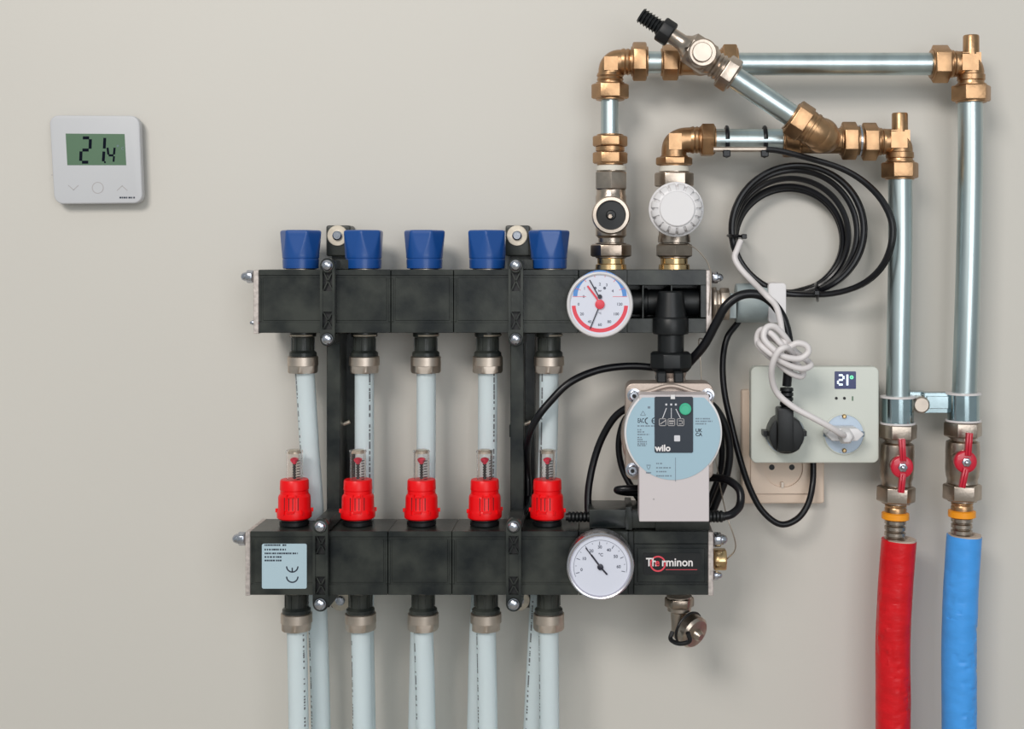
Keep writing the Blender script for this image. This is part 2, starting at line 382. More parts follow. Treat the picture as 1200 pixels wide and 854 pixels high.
# ------------------------------------------------------------------ brackets
def make_bracket():
    X = -.2133; t = thing('wall_bracket', 'black plastic wall bracket clamping both manifolds, between first and second blue cap', 'bracket', (X, 0, W(0, 500, 0).z), 'black manifold brackets')
    def zz(py, d): return W(0, py, d).z
    def bx(g, x0, x1, ya, yb, dref, d0, d1):
        z0, z1 = zz(ya, dref), zz(yb, dref); g.box((X+(x0+x1)/2, -(d0+d1)/2, (z0+z1)/2), (x1-x0, abs(d1-d0), abs(z0-z1))); return g
    g = G(); bx(g, -.0118, .0085, 264, 300, .02, 0, .020); g.bevel(.002, 3)
    bx(g, -.008, .0085, 286, 391, .02, 0, .0135)
    obj('wall_foot', g, 'black_plastic', t)
    g = G(); bx(g, -.0060, .0050, 391, 608, .045, 0.0, .045); g.bevel(.0006, 1)
    bx(g, .0048, .0125, 391, 608, .02, 0, .018); bx(g, -.0085, .0, 498, 512, .02, 0, .020)
    obj('upright_bar', g, 'black_plastic', t)
    g = G(); g.tube([Vector((X+.0045, -.030, zz(497, .03))), Vector((X+.0098, -.030, zz(494, .03)))], .0016, n=10, res=2); obj('bar_pin', g, 'washer', t)
    g = G(); bx(g, -.0085, .0115, 612, 714, .02, 0, .0155); bx(g, -.0085, .0085, 625, 695, .06, .0, .040); g.bevel(.001, 1)
    obj('lower_foot', g, 'black_plastic', t)
    for ya, yb, dref, fr, ws, pads in ((303, 405, .07, U_F, ((317, 341), (365, 386)), ((303, 315.4), (391.5, 405))), (609, 716, .098, L_F, ((628, 650), (676, 697)), ((609, 621), (699, 716)))):
        g = G()
        zt, zb = zz(ya, dref), zz(yb, dref); hw = .0058
        # frame of the strap, with two webbed windows
        zs = [ya+14, ws[0][0], ws[0][1], ws[1][0], ws[1][1], yb-13]
        f0, f1 = fr+.0006, fr+.0066
        bx(g, -hw, -hw+.0019, ya+9, yb-9, dref, f0, f1); bx(g, hw-.0019, hw, ya+9, yb-9, dref, f0, f1)
        bx(g, -hw+.0019, hw-.0019, ya+9, ws[0][0], dref, f0, f1); bx(g, -hw+.0019, hw-.0019, ws[0][1], ws[1][0], dref, f0, f1-.001)
        bx(g, -hw+.0019, hw-.0019, ws[1][1], yb-9, dref, f0, f1); pass
        for wa, wb in ws:   # cross webs
            za, zb_ = zz(wa, dref), zz(wb, dref); L = math.hypot(hw*2-.0038, za-zb_); an = math.atan2(za-zb_, hw*2-.0038)
            for s_ in (-1, 1): g.box((X, -(f0+.0024), (za+zb_)/2), (L, .0024, .0009), Matrix.Rotation(-an*s_, 3, 'Y'))
        for yc in (ya+8, yb-8):
            g.lathe(Vector((X, 0, zz(yc, dref))), Vector((0, -1, 0)), [(f0, .0059), (f1-.0006, .0059), (f1, .0053)], n=24)
        # legs of the strap that pass above and below the manifold body
        for pa, pb in pads:
            mid = (pa+pb)/2; top = pa < 500 and pa < 350 or 600 < pa < 650
            ztop = zz(ya+2, dref) if pa == ya else zz(fr_edge(fr, False)+1, fr); zbot = zz(fr_edge(fr, True)-1, fr) if pa == ya else zz(yb-2, dref)
            if ztop > zbot: g.box((X+.0005, -(.012+f0)/2, (ztop+zbot)/2), (.0105, f0-.012, ztop-zbot))
        if ya < 500:
            bx(g, .003, .0125, 304, 315.2, .05, .012, .05)
        stp = obj('clamp_strap', g, 'black_plastic', t)
        for wa, wb in ws:
            g = G(); bx(g, -hw+.0018, hw-.0018, wa, wb, dref, f0, f0+.001); obj('window_recess', g, 'gasket_black', stp)
        for yc in (ya+8, yb-8):
            g = G(); o = Vector((X, -f1+.0004, zz(yc, dref))); k = .0039
            g.lathe(o, Vector((0, -1, 0)), [(0, k*1.12), (.0008, k*1.12), (.0012, k), (.0026, k*.85), (.0034, k*.5), (.0036, k*.1)], n=20)
            obj('bolt', g, 'steel_bright', t)
    for yc, xo in ((276, -.0020), (703, -.0005)):
        dd = .020 if yc < 500 else .0155
        g = G(); o = Vector((X+xo, -dd, zz(yc, dd))); g.lathe(o, Vector((0, -1, 0)), [(0, .0086), (.0009, .0086), (.0012, .0082)], n=28)
        wsh = obj('washer', g, 'washer', t)
        g = G(); g.lathe(o, Vector((0, -1, 0)), [(.0012, .0042), (.0032, .0039), (.0038, .003)], n=16)
        g.lathe(o, Vector((0, -1, 0)), [(.0037, .0018), (.0042, .0018)], n=4)
        obj('screw_head', g, 'steel_bright', wsh)
    return t
def fr_edge(fr, top): return {(U_F, True): 316, (U_F, False): 390, (L_F, True): 622.5, (L_F, False): 697}[(fr, top)]
br = make_bracket()
dup(br, br.location + Vector((.1488, 0, 0)), 0, 'black plastic wall bracket clamping both manifolds, between fourth and fifth blue cap')

# ------------------------------------------------------------------ blue caps
def make_cap(loc, label):
    t = thing('valve_cap', label, 'valve cap', loc, 'blue caps along the upper manifold')
    k = S(1, .04); g = G()
    def rf(tt, r, th):
        f = (tt/k-14)/32
        if f <= 0: return r
        n = 6; a = (th % (2*PI/n))-PI/n
        ap = r*(1.02-.135*min(1, f*1.15))
        return min(r, ap/max(.2, math.cos(a)))
    prof = [(1, 19.5), (1.6, 20.6), (11.6, 21), (12.2, 20.5), (12.8, 20.5), (13.4, 21.1), (14, 21.2)]+[(14+i*2.4, 21.2+(i/12)**1.3*2.9) for i in range(1, 13)]+[(44.5, 23.9), (45.5, 22.9), (46, 21.5)]
    g.lathe(Vector((0, 0, 0)), Vector((0, 0, 1)), [(a*k, b*k) for a, b in prof], n=96, rf=rf)
    obj('cap_grip', g, 'blue_plastic', t, local=True)
    g = G(); g.lathe(Vector((0, 0, 0)), Vector((0, 0, 1)), [(0, 17*k), (1.2*k, 17*k)], n=24); obj('cap_foot', g, 'nickel_satin', t, local=True)
    return t
xs5 = [352.5, 426, 497.5, 571, 643.5]
ordn = ['leftmost', 'second from left', 'middle', 'fourth from left', 'rightmost']
z_top_u = W(0, 316, U_F).z
def at_z(px, d, z): v = W(px, 0, d); v.z = z; return v
cap0 = make_cap(at_z(xs5[0], .04, z_top_u), 'blue plastic valve cap on upper manifold, '+ordn[0]+' of five')
cap0.rotation_euler = (0, 0, math.radians(30))
for i in range(1, 5):
    dup(cap0, at_z(xs5[i], .04, z_top_u), math.radians([0, 2, 26, 0, 36][i]), 'blue plastic valve cap on upper manifold, '+ordn[i]+' of five')

# ------------------------------------------------------------------ compression couplings with nickel nuts
def make_coupling(loc, label, d, L0):
    t = thing('pipe_coupling', label, 'coupling', loc, 'couplings under the manifolds'); k = S(1, .04); dn = Vector((0, 0, -1)); O = Vector((0, 0, 0))
    g = G(); g.lathe(O, dn, [(a*k, b*k) for a, b in ((0, 15), (1.5, 15.3), (6, 15.3), (7, 13.2), (10, 12.8), (22, 12.8), (24, 15), (25, 16), (29, 16), (30, 15), (31, 14))])
    for a in range(8):
        th = a*PI/4+PI/8; g.box((math.cos(th)*13*k, math.sin(th)*13*k, -15*k), (1.5*k, 1.5*k, 14*k), Matrix.Rotation(th, 3, 'Z'))
    obj('adapter', g, 'black_plastic', t, local=True)
    g = G(); pts = [Vector((math.sin(a)*15*k, -math.cos(a)*15*k, -4.3*k)) for a in [math.radians(x) for x in range(-55, 56, 10)]]
    g.tube(pts, 1.25*k, n=8, res=2); obj('retaining_clip', g, 'washer', t, local=True)
    g = G(); 
    def rf(tt, r, th):
        f = tt/k
        if f < 40: return r
        a = (th % (PI/3))-PI/6; return min(r, 15.9*k/math.cos(a))
    g.lathe(O, dn, [(a*k, b*k) for a, b in ((29, 16.5), (30, 17.6), (39.5, 17.8), (39.9, 17.8), (40.2, 17.8), (47, 17.8), (48.6, 16.4), (48.8, 12.5))], n=72, rf=rf)
    obj('clamp_nut', g, 'nickel_satin', t, local=True)
    return t
z_bot_u = W(0, 390, U_F).z; z_bot_l = W(0, 697, L_F).z
ux = [355, 427, 499, 571.5, 643.5]; lx = [347.5, 422.5, 496, 569.5, 643]
cp0 = make_coupling(at_z(ux[0], .04, z_bot_u), 'black and nickel pipe coupling under the upper manifold, leftmost of five', .04, 0)
for i in range(1, 5): dup(cp0, at_z(ux[i], .04, z_bot_u), .25*i, 'black and nickel pipe coupling under the upper manifold, '+ordn[i]+' of five')
for i in range(5): dup(cp0, at_z(lx[i], .066, z_bot_l), .35*i+.1, 'black and nickel pipe coupling under the lower manifold, '+ordn[i]+' of five')

# ------------------------------------------------------------------ flow meters
def make_meter(loc, label):
    t = thing('flow_meter', label, 'flow meter', loc, 'red flow meters on the lower manifold'); k = S(1, .066); up_ = Vector((0, 0, 1)); O = Vector((0, 0, 0))
    g = G(); g.lathe(O, up_, [(a*k, b*k) for a, b in ((0, 16.5), (1, 17.2), (5, 17.2), (6, 15.8), (9, 15.8))]); obj('base_ring', g, 'black_matte', t, local=True)
    g = G(); g.lathe(O, up_, [(a*k, b*k) for a, b in ((8, 18.5), (9.5, 20), (16, 20.3), (18, 19.6), (20, 18.8), (33, 18.6), (35, 18), (37, 16.4), (41, 16.2), (42, 16.8), (52, 16.4), (53.5, 15.6), (53.8, 11))], n=48)
    for a in range(0, 360, 60):
        th = math.radians(a+8)
        g.box((math.cos(th)*20*k, math.sin(th)*20*k, 17.5*k), (3.4*k, 1.6*k, 4.5*k), Matrix.Rotation(th, 3, 'Z'))
    for th in (-.27, .27):   # raised ribs framing the front slot, front and back
        for q in (-PI/2, PI/2): g.box((math.cos(q+th)*18.3*k, math.sin(q+th)*18.3*k, 27*k), (2.2*k, 1.4*k, 22*k), Matrix.Rotation(q+th, 3, 'Z'))
    for q in (-PI/2, PI/2):
        g.box((math.cos(q)*18.6*k, math.sin(q)*18.6*k, 35*k), (1.6*k, 8*k, 1.4*k), Matrix.Rotation(q, 3, 'Z')); g.box((math.cos(q)*20*k, math.sin(q)*20*k, 18*k), (1.8*k, 9*k, 2.5*k), Matrix.Rotation(q, 3, 'Z'))
    col = obj('red_collar', g, 'red_plastic', t, local=True)
    g = G()
    for q in (-.42, -.12, .13, .45):
        th = -PI/2+q; g.box((math.cos(th)*18.62*k, math.sin(th)*18.62*k, 27*k), (.5*k, .8*k, 15*k), Matrix.Rotation(th, 3, 'Z'))
    obj('collar_slot', g, 'gasket_black', col, local=True)
    g = G(); g.lathe(O, up_, [(a*k, b*k) for a, b in ((50, 9.3), (84, 9.3), (86, 10), (87.5, 9.6), (88, 8.4), (86.8, 7.9), (52, 7.9))], n=32)
    obj('sight_glass', g, 'clear_plastic', t, local=True)
    g = G(); g.lathe(O, up_, [(50*k, 1.5*k), (74*k, 1.5*k)], n=12)
    for i in range(7): g.lathe(Vector((0, 0, (52+i*3.0)*k)), up_, [(0, 2.3*k), (1.2*k, 2.3*k)], n=12)
    obj('spindle', g, 'gasket_black', t, local=True)
    g = G(); g.lathe(O, up_, [(71*k, 1.5*k), (75*k, 4.6*k), (77*k, 5*k), (78*k, 4*k), (79*k, 1.6*k)], n=20)
    obj('indicator', g, 'red_marker', t, local=True)
    g = G(); g.lathe(O, up_, [(84*k, 7.6*k), (87*k, 7.6*k), (88*k, 6*k)], n=20); obj('glass_cap', g, 'washer', t, local=True)
    g = G()
    for i in range(8):
        for th in (-PI/2+.75, -PI/2+1.0): g.box((math.cos(th)*7.6*k, math.sin(th)*7.6*k, (54+i*3.1)*k), (.3*k, 2.6*k, 1.1*k), Matrix.Rotation(th, 3, 'Z'))
    obj('scale_marks', g, 'gasket_black', t, local=True)
    return t
z_top_l = W(0, 622.5, L_F).z
mx = [345, 419.5, 494, 568, 641.5]
fm0 = make_meter(at_z(mx[0], .066, z_top_l), 'red flow meter with clear sight glass on lower manifold, '+ordn[0]+' of five')
for i in range(1, 5):
    dup(fm0, at_z(mx[i], .066, z_top_l), [0, .12, -.1, .2, -.25][i], 'red flow meter with clear sight glass on lower manifold, '+ordn[i]+' of five')

# ------------------------------------------------------------------ plastic floor pipes
back = [[(356, 428), (358, 450), (363, 530), (368, 600), (373, 745), (376, 854), (380, 1100), (380, 1560)],
        [(427, 428), (427, 480), (427, 560), (427, 640), (427, 745), (429, 854), (432, 1100), (432, 1560)],
        [(499.5, 428), (499.5, 480), (499, 560), (496, 640), (492, 745), (489.5, 854), (484, 1100), (484, 1560)],
        [(571.5, 428), (571.5, 480), (570.5, 560), (567, 640), (561, 745), (558.5, 854), (552, 1100), (552, 1560)],
        [(643.5, 428), (643, 480), (641, 560), (636, 640), (630, 745), (624.5, 854), (614, 1100), (614, 1560)]]
front = [[(348, 735), (350, 854), (352, 1100), (352, 1560)], [(423, 735), (425, 854), (427, 1100), (427, 1560)], [(496, 735), (499, 854), (500, 1100), (500, 1560)],
         [(569.5, 735), (571.5, 854), (573, 1100), (573, 1560)], [(643, 735), (644, 854), (646, 1100), (646, 1560)]]
def pex(pts, d, label, side):
    P = [W(x, y, d) for x, y in pts]; P[-1].z = 0.0
    t = thing('plastic_pipe', label, 'pipe', P[-1], 'milky floor heating pipes')
    obj('pipe_wall', G().tube(P, .0078, n=24, res=8), 'pex', t)
    g = G(); Q = spline(P, 40); rnd = random.Random(int(pts[0][0])); last = 0
    for a, b in zip(Q, Q[1:]):    # printed metre marking along the pipe
        if rnd.random() < .6:
            c = (a+b)/2; th = side; g.box(c+Vector((math.sin(th)*.0078, -math.cos(th)*.0078, 0)), (.0014, .0002, rnd.uniform(.0008, .0022)), Matrix.Rotation(th, 3, 'Z'))
        if (b-Q[0]).length > .42: break
    obj('pipe_print', g, 'pex_mark', t)
for i in range(5):
    pex(back[i], .040, 'milky plastic pipe from upper manifold passing behind lower one, '+ordn[i]+' of five', [-.9, .75, .0, .8, -.75][i] or 2.5)
    pex(front[i], .066, 'milky plastic pipe from underside of lower manifold, '+ordn[i]+' of five', [.9, -1.1, -1.0, -1.1, -1.3][i])

# ------------------------------------------------------------------ gauges
def bezel(t, c, r, d0, df, rimm):
    g = G(); facing(g, c, [(d0, 8), (df-.019, 8), (df-.019, r*.9), (df-.017, r), (df-.002, r), (df, r-1.2), (df+.0004, r-2.6), (df-.0006, r-4.2), (df-.002, r-4.6)], df, n=72)
    obj('gauge_case', g, rimm, t)
    g = G(); facing(g, c, [(df-.0035, r-4), (df-.0015, r-4)], df, n=72); return obj('dial', g, 'dial_white', t)
c = (703, 357); df = .090
t = thing('pressure_gauge', 'round white gauge with blue and red scales and two pointers on upper manifold', 'gauge', W(703, 357, U_F))
dl = bezel(t, c, 39.2, U_F, df, 'white_plastic'); d = df-.00148
c = (703.5, 356.5)
g = G(); arcband(g, (703, 348), 26.5, 31.5, 2, 178, d); obj('blue_scale', g, 'dial_blue', dl)
g = G(); arcband(g, (703, 356.5), 28.5, 33, 183, 357, d); obj('red_scale', g, 'dial_red', dl)
g = G()
stroke(g, (671, 347.5), (687, 347.5), .5, d); stroke(g, (718, 347.5), (735, 347.5), .5, d)
for a in range(20, 170, 28):
    q = math.radians(a); stroke(g, (703+24*math.cos(q), 348-24*math.sin(q)), (703+31*math.cos(q), 348-31*math.sin(q)), .5, d+.0001)
obj('scale_lines', g, 'dial_red', dl)
for s, x, y in (('0', 678, 356.5), ('20', 682, 368), ('40', 691, 377), ('60', 703, 380.5), ('80', 714, 377), ('100', 722, 368), ('120', 726, 356.5), ('0', 684, 347.5), ('1', 685, 338), ('2', 703, 333), ('3', 711, 334), ('4', 718, 341), ('bar', 703, 340.5), ('°C', 703, 367)):
    text('dial_number', s, x, y, d, 4.6 if s not in ('bar', '°C') else 3.2, 'dial_text', dl, align='CENTER', thick=.1)
for x in (697.5, 708.5): g = G(); arcband(g, (x, 337.5), .1, 1.7, 0, 360, d, n=12); obj('dial_dot', g, 'dial_text', dl)
g = G(); stroke(g, (689, 336), (703, 355), 1.5, d+.0008, .0005); stroke(g, (688.5, 335), (700, 350), 2.2, d+.0006, .0005); facing(g, (703, 356.5), [(d, 5.6), (d+.0016, 5.6), (d+.002, 4.6)], d, n=24); obj('red_pointer', g, 'dial_red', t)
g = G(); stroke(g, (702, 348), (691, 328), 1.3, d+.0010, .0004); facing(g, (703, 347.5), [(d, 2.6), (d+.0014, 2.6)], d, n=20)
stroke(g, (701, 362), (691.5, 385), 1.2, d+.0008, .0004); obj('black_pointer', g, 'dial_black', t)

c = (703.5, 664); df = .116
t = thing('thermometer', 'round chrome thermometer with single black pointer on lower manifold', 'thermometer', W(703, 664, L_F))
g = G(); facing(g, c, [(L_F, 9), (df-.019, 9), (df-.019, 36), (df-.017, 39.6), (df-.0035, 40), (df-.001, 39.2), (df, 37.6), (df-.0004, 36), (df-.002, 34.6), (df-.0030, 34.2)], df, n=72)
obj('gauge_case', g, 'chrome_satin', t)
g = G(); facing(g, c, [(df-.004, 34.6), (df-.0020, 34.6)], df, n=72); dl = obj('dial', g, 'dial_white', t); d = df-.0019
g = G()
for i in range(25):
    a = math.radians(195-i*8.6); R = 29.5; L = 2.6 if i % 4 else 4.2
    if i % 4 == 0: stroke(g, (703.5+R*math.cos(a), 664-R*math.sin(a)), (703.5+(R-L)*math.cos(a), 664-(R-L)*math.sin(a)), .8, d)
    elif i % 2 == 0: stroke(g, (703.5+R*math.cos(a), 664-R*math.sin(a)), (703.5+(R-1.8)*math.cos(a), 664-(R-1.8)*math.sin(a)), .5, d)
arcband(g, (703.5, 664), 31, 31.4, -12, 202, d)
obj('scale_ticks', g, 'dial_text', dl)
for s, x, y in (('0', 681.5, 667.5), ('10', 684.5, 654.5), ('20', 693, 645.5), ('30', 703, 641), ('40', 713.5, 644.5), ('50', 721.5, 652), ('60', 725, 664), ('°C', 704, 650)):
    text('dial_number', s, x, y, d, 5, 'dial_text', dl, align='CENTER', thick=.12)
g = G(); stroke(g, (711.5, 673), (703.5, 664), 1.9, d+.0006, .0005); stroke(g, (703.5, 664), (693, 650), 1.9, d+.0006, .0005); stroke(g, (694, 651.5), (686.5, 642), 1.2, d+.0006, .0005)
facing(g, c, [(d, 3.5), (d+.0014, 3.5), (d+.0017, 2.6)], d, n=24); obj('pointer', g, 'dial_black', t)

# ------------------------------------------------------------------ drain valve
t = thing('drain_valve', 'small nickel drain valve with turned cap under right end of lower manifold', 'valve', W(792, 697, .066))
dd = .066
g = G(); PX(g, (796, 698), (796, 760), dd, [(0, 15), (9, 15), (10, 12.5), (12, 14), (17, 14), (19, 10), (30, 9.5), (44, 9.5), (50, 6), (52, 2)], n=20); 
obj('valve_body', g, 'nickel', t)
g = G(); PX(g, (796, 699), (796, 712), dd, hexp(12, 17.5), n=6, phase=PI/6).bevel(.0003, 1); obj('hex_nut', g, 'nickel_dark', t)
ax = Vector((.62, -.70, -.30)).normalized(); o = W(799, 730, dd)
k = S(1, dd)
g = G(); g.lathe(o, ax, [(0, 9*k), (9*k, 9*k), (10*k, 17*k), (12*k, 19.2*k), (22*k, 19.2*k), (25*k, 16.5*k), (26*k, 7*k), (30*k, 6*k), (33*k, 4*k)], n=36); obj('outlet_cap', g, 'nickel', t)
g = G(); a_, u_, v_ = basis(ax)
g.tube([o+a_*11*k+(u_*math.cos(x)+v_*math.sin(x))*19.4*k for x in [i*PI/10 for i in range(21)]], 1.6*k, n=8, res=2, caps=False); obj('seal_ring', g, 'gasket_black', t)
g = G(); g.tube([W(788, 740, .085), W(786, 749, .088), W(796, 754, .096), (W(808, 751, .10)), W(806, 741, .102)], 2.6*k, n=10); obj('cap_strap', g, 'gasket_black', t)

# ------------------------------------------------------------------ steel pipes and brass fittings
def ring_profile(L, r): return [(0, r), (L*.25, r*1.06), (L*.4, r*.98), (L*.6, r*1.05), (L*.8, r*.97), (L, r)]
def hexnut(t, A, dirv, L, R, d, phase=PI/6, m='brass', name='hex_nut'):
    B = (A[0]+dirv[0], A[1]+dirv[1]); g = G()
    PX(g, A, B, d, hexp(L, R), n=6, phase=phase).bevel(.0005, 2)
    n_ = obj(name, g, m, t)
    g = G(); PX(g, A, B, d, [(-1.6, R*.70), (-1.2, R*.76), (L+1.2, R*.76), (L+1.6, R*.7)], n=28); obj('nut_collar', g, m, n_)
    return n_
def elbow_body(t, P, r, d, name='elbow_body', m='brass'):
    g = G(); g.tube([W(x, y, dd) for x, y, dd in P], S(r, d), n=28, res=8)
    return g
BR = .040
# top-left elbow
t = thing('brass_elbow', 'brass elbow at top left corner of the pipework, above the lockshield valve', 'elbow', W(715, 75, BR))
g = elbow_body(t, [(742, 72.5, BR), (730, 72.5, BR), (722, 73.5, BR), (717, 78, BR), (715.5, 86, BR), (715, 98, BR)], 14.5, BR)
PX(g, (728, 72.5), (742, 72.5), BR, ring_profile(13, 15)); PX(g, (715, 86), (715, 98), BR, ring_profile(12, 15))
g.pbox(708, 66, 724, 82, BR+.0106, BR); obj('elbow_body', g.bevel(.0003, 1, 60), 'brass', t)
hexnut(t, (741, 72), (1, 0), 17, 23, BR, PI/6); hexnut(t, (715, 98), (0, 1), 18, 22, BR)
pipe('steel_pipe', [(756, 73, BR), (777, 73, BR)], 12.8, 'galvanised', 'short galvanised pipe stub between top left elbow and the brass tee', 'pipe')
pipe('steel_pipe', [(714.5, 112, BR), (714.5, 162, BR)], 10.4, 'galvanised', 'short upright galvanised pipe under the top left brass elbow', 'pipe')
# coupling
t = thing('brass_coupling', 'brass straight coupling above the lockshield valve', 'coupling', W(715, 177, BR))
g = G(); PX(g, (715, 160), (715, 196), BR, [(0, 14), (12, 15), (12.5, 17), (17, 17), (17.5, 15), (36, 14)]); obj('coupling_body', g, 'brass', t)
hexnut(t, (715, 159), (0, 1), 13, 20.5, BR); hexnut(t, (715, 178), (0, 1), 14, 20.5, BR)
# tee behind the diagonal branch
t = thing('brass_tee', 'brass tee on the top pipe, mostly hidden behind the nickel bypass valve', 'tee', W(822, 73, BR))
g = G(); PX(g, (795, 73), (848, 73), BR, [(0, 14), (3, 16), (6, 15), (48, 15), (51, 16), (53, 14)]); facing(g, (822, 73), [(BR, 14), (.058, 14)], .05, n=28); obj('tee_body', g, 'brass', t)
hexnut(t, (776, 73), (1, 0), 19, 21.5, BR, PI/6); hexnut(t, (846, 73), (1, 0), 17, 22.5, BR, 0)
pipe('steel_pipe', [(862, 75, BR), (1094, 75, BR)], 13.2, 'galvanised', 'long horizontal galvanised pipe along the top', 'pipe', n=40)
# top-right elbow with stub
def stub_elbow(cx, cy, label, lx0, nutL, sc, bl):
    t = thing('brass_elbow', label, 'elbow', W(cx, cy, BR))
    g = elbow_body(t, [(lx0+nutL, cy, BR), (cx-13, cy, BR), (cx-6, cy+1, BR), (cx-1, cy+6, BR), (cx, cy+13, BR), (cx, bl, BR)], 15, BR)
    PX(g, (lx0+nutL-2, cy), (cx-8, cy), BR, ring_profile(10, 15.5)); PX(g, (cx, cy+12), (cx, bl), BR, [(0, 15), (1, 16.2), (7, 16.2), (8, 15), (12, 15.5)])
    g.pbox(cx-10, cy-12, cx+9, cy+7, BR+.0112, BR); g.pbox(cx-10, cy-14, cx+12, cy+6, BR+.006, BR-.008)
    obj('elbow_body', g.bevel(.0004, 1, 60), 'brass', t)
    g = G(); PX(g, (cx, cy-8), (cx, cy-40), BR, [(0, 9.5), (24, 9.3), (25.5, 8.6), (25.5, 6), (23, 5.5)], n=28); obj('vent_stub', g, 'brass', t)
    hexnut(t, (lx0, cy), (1, 0), nutL, 22.5, BR, PI/6); hexnut(t, (cx, bl), (0, 1), 19, 22.5*sc, BR)
    return t
stub_elbow(1138, 75, 'brass elbow with capped stub at the top right corner', 1092, 20, 1.04, 100)
stub_elbow(1054.5, 166, 'brass elbow with capped stub at right end of the lower pipe run', 1010, 18, .98, 190)
pipe('steel_pipe', [(1137, 118, BR), (1137, 200, BR), (1134.5, 320, BR), (1129.5, 480, BR), (1129, 492, BR)], 14.3, 'galvanised', 'rightmost upright galvanised pipe, ending above the blue sleeve', 'pipe', n=40)
pipe('steel_pipe', [(1055, 206, BR), (1055, 300, BR), (1053, 400, BR), (1052, 494, BR)], 14.0, 'galvanised', 'upright galvanised pipe between the socket box and rightmost pipe, above the red sleeve', 'pipe', n=40)
# lower run
t = thing('brass_elbow', 'brass elbow above the white thermostatic head', 'elbow', W(791, 167, BR))
g = elbow_body(t, [(823, 164, BR), (808, 164, BR), (799, 165, BR), (792, 169, BR), (790, 176, BR), (790, 187, BR)], 14.8, BR)
PX(g, (809, 164), (823, 164), BR, ring_profile(13, 15.2)); g.pbox(784, 156, 799, 175, BR+.0108, BR); obj('elbow_body', g.bevel(.0003, 1, 60), 'brass', t)
hexnut(t, (821, 164), (1, 0), 16, 21, BR, 0); hexnut(t, (790, 184), (0, 1), 10, 21.5, BR)
pipe('steel_pipe', [(836, 164, BR), (920, 164, BR)], 13, 'galvanised', 'short horizontal galvanised pipe with two black cable ties', 'pipe', n=40)
t = thing('brass_tee', 'brass tee on the lower run where the diagonal pipe joins', 'tee', W(955, 165, BR))
g = G(); PX(g, (935, 165), (988, 165), BR, [(0, 14), (3, 16), (6, 15), (48, 15), (51, 16), (53, 14)]); PX(g, (1004, 165), (1012, 165), BR, [(0, 17), (7, 17)]); facing(g, (960, 165), [(BR, 14), (.052, 14)], .05, n=28); obj('tee_body', g, 'brass', t)
hexnut(t, (918, 165), (1, 0), 18, 21.5, BR, 0); hexnut(t, (986, 165), (1, 0), 18, 22.5, BR, PI/6)
g = G(); PX(g, (1006, 165), (1012, 165), BR, [(0, 18.5), (2, 18.5)]); obj('washer', g, 'steel_bright', t)
# diagonal bypass
DD = .076; ux_, uy_ = .832, .555
def dg(tt, off=0): return (822+ux_*tt - uy_*off*-1*-1, 65+uy_*tt+ux_*off*0)
def dpt(tt): return (822+ux_*tt, 65+uy_*tt)
t = thing('bypass_valve', 'nickel valve with black ribbed hose tail, slanting in front of top pipe', 'valve', W(822, 65, DD))
g = G(); PX(g, dpt(-42), dpt(60), DD, [(0, 9.5), (14, 9.5), (20, 13), (24, 17), (32, 19), (50, 19), (56, 17), (60, 14.5), (62, 16.5), (65, 14.5), (67, 16.5), (70, 15), (74, 15.5)], n=32)
facing(g, (822, 65), [(.05, 13), (DD, 18), (DD+.0135, 17), (DD+.015, 15)], DD, n=32)
PX(g, dpt(-21), dpt(60), DD, [(0, 14), (4, 19.5), (32, 19.5), (37, 15)], n=8, phase=PI/8)
obj('valve_body', g, 'nickel', t)
g = G(); facing(g, (821, 65), [(DD+.0145, 11.5), (DD+.017, 11.5), (DD+.0178, 10.6)], DD, n=32); obj('round_cap', g, 'nickel_satin', t)
g = G(); PX(g, dpt(-58), dpt(0), DD, hexp(16, 15.5), n=8, phase=PI/8).bevel(.0004, 1); obj('hose_collar', g, 'gasket_black', t)
g = G(); pr = [(0, 6.5)]
for i in range(7): pr += [(i*4.1+.2, 8.2), (i*4.1+2.6, 9.9), (i*4.1+3.0, 7.6)]
PX(g, dpt(-86), dpt(0), DD, pr+[(31, 8)], n=24); obj('hose_tail', g, 'black_matte', t)
hexnut(t, dpt(30), (ux_, uy_), 16, 21.5, DD, PI/6, 'nickel')
a = dpt(42); b = dpt(132)
pipe('steel_pipe', [(*a, DD), (*b, DD)], 13.2, 'galvanised', 'short slanting galvanised pipe from bypass valve to lower brass elbow', 'pipe', n=40)
t = thing('brass_elbow', 'large brass elbow at lower end of the slanting pipe', 'elbow', W(960, 160, DD))
hexnut(t, dpt(128), (ux_, uy_), 20, 22.5, DD, PI/6)
g = G(); p0 = dpt(146); p1 = dpt(158); p2 = dpt(168); p3 = dpt(174)
g.tube([W(*p0, DD), W(*p1, DD), W(*dpt(165), DD-.0015), W(*dpt(171), DD-.006), W(*dpt(173), DD-.014), W(*dpt(173), .052)], S(19, DD), n=36, res=8)
g.ball(W(*dpt(169), DD-.004), S(21, DD), n=40)
PX(g, p0, p1, DD, [(0, 17), (1, 19.5), (5, 19.5), (6, 18.4), (8, 20), (11, 20), (12, 18)]); obj('elbow_body', g, 'brass', t)

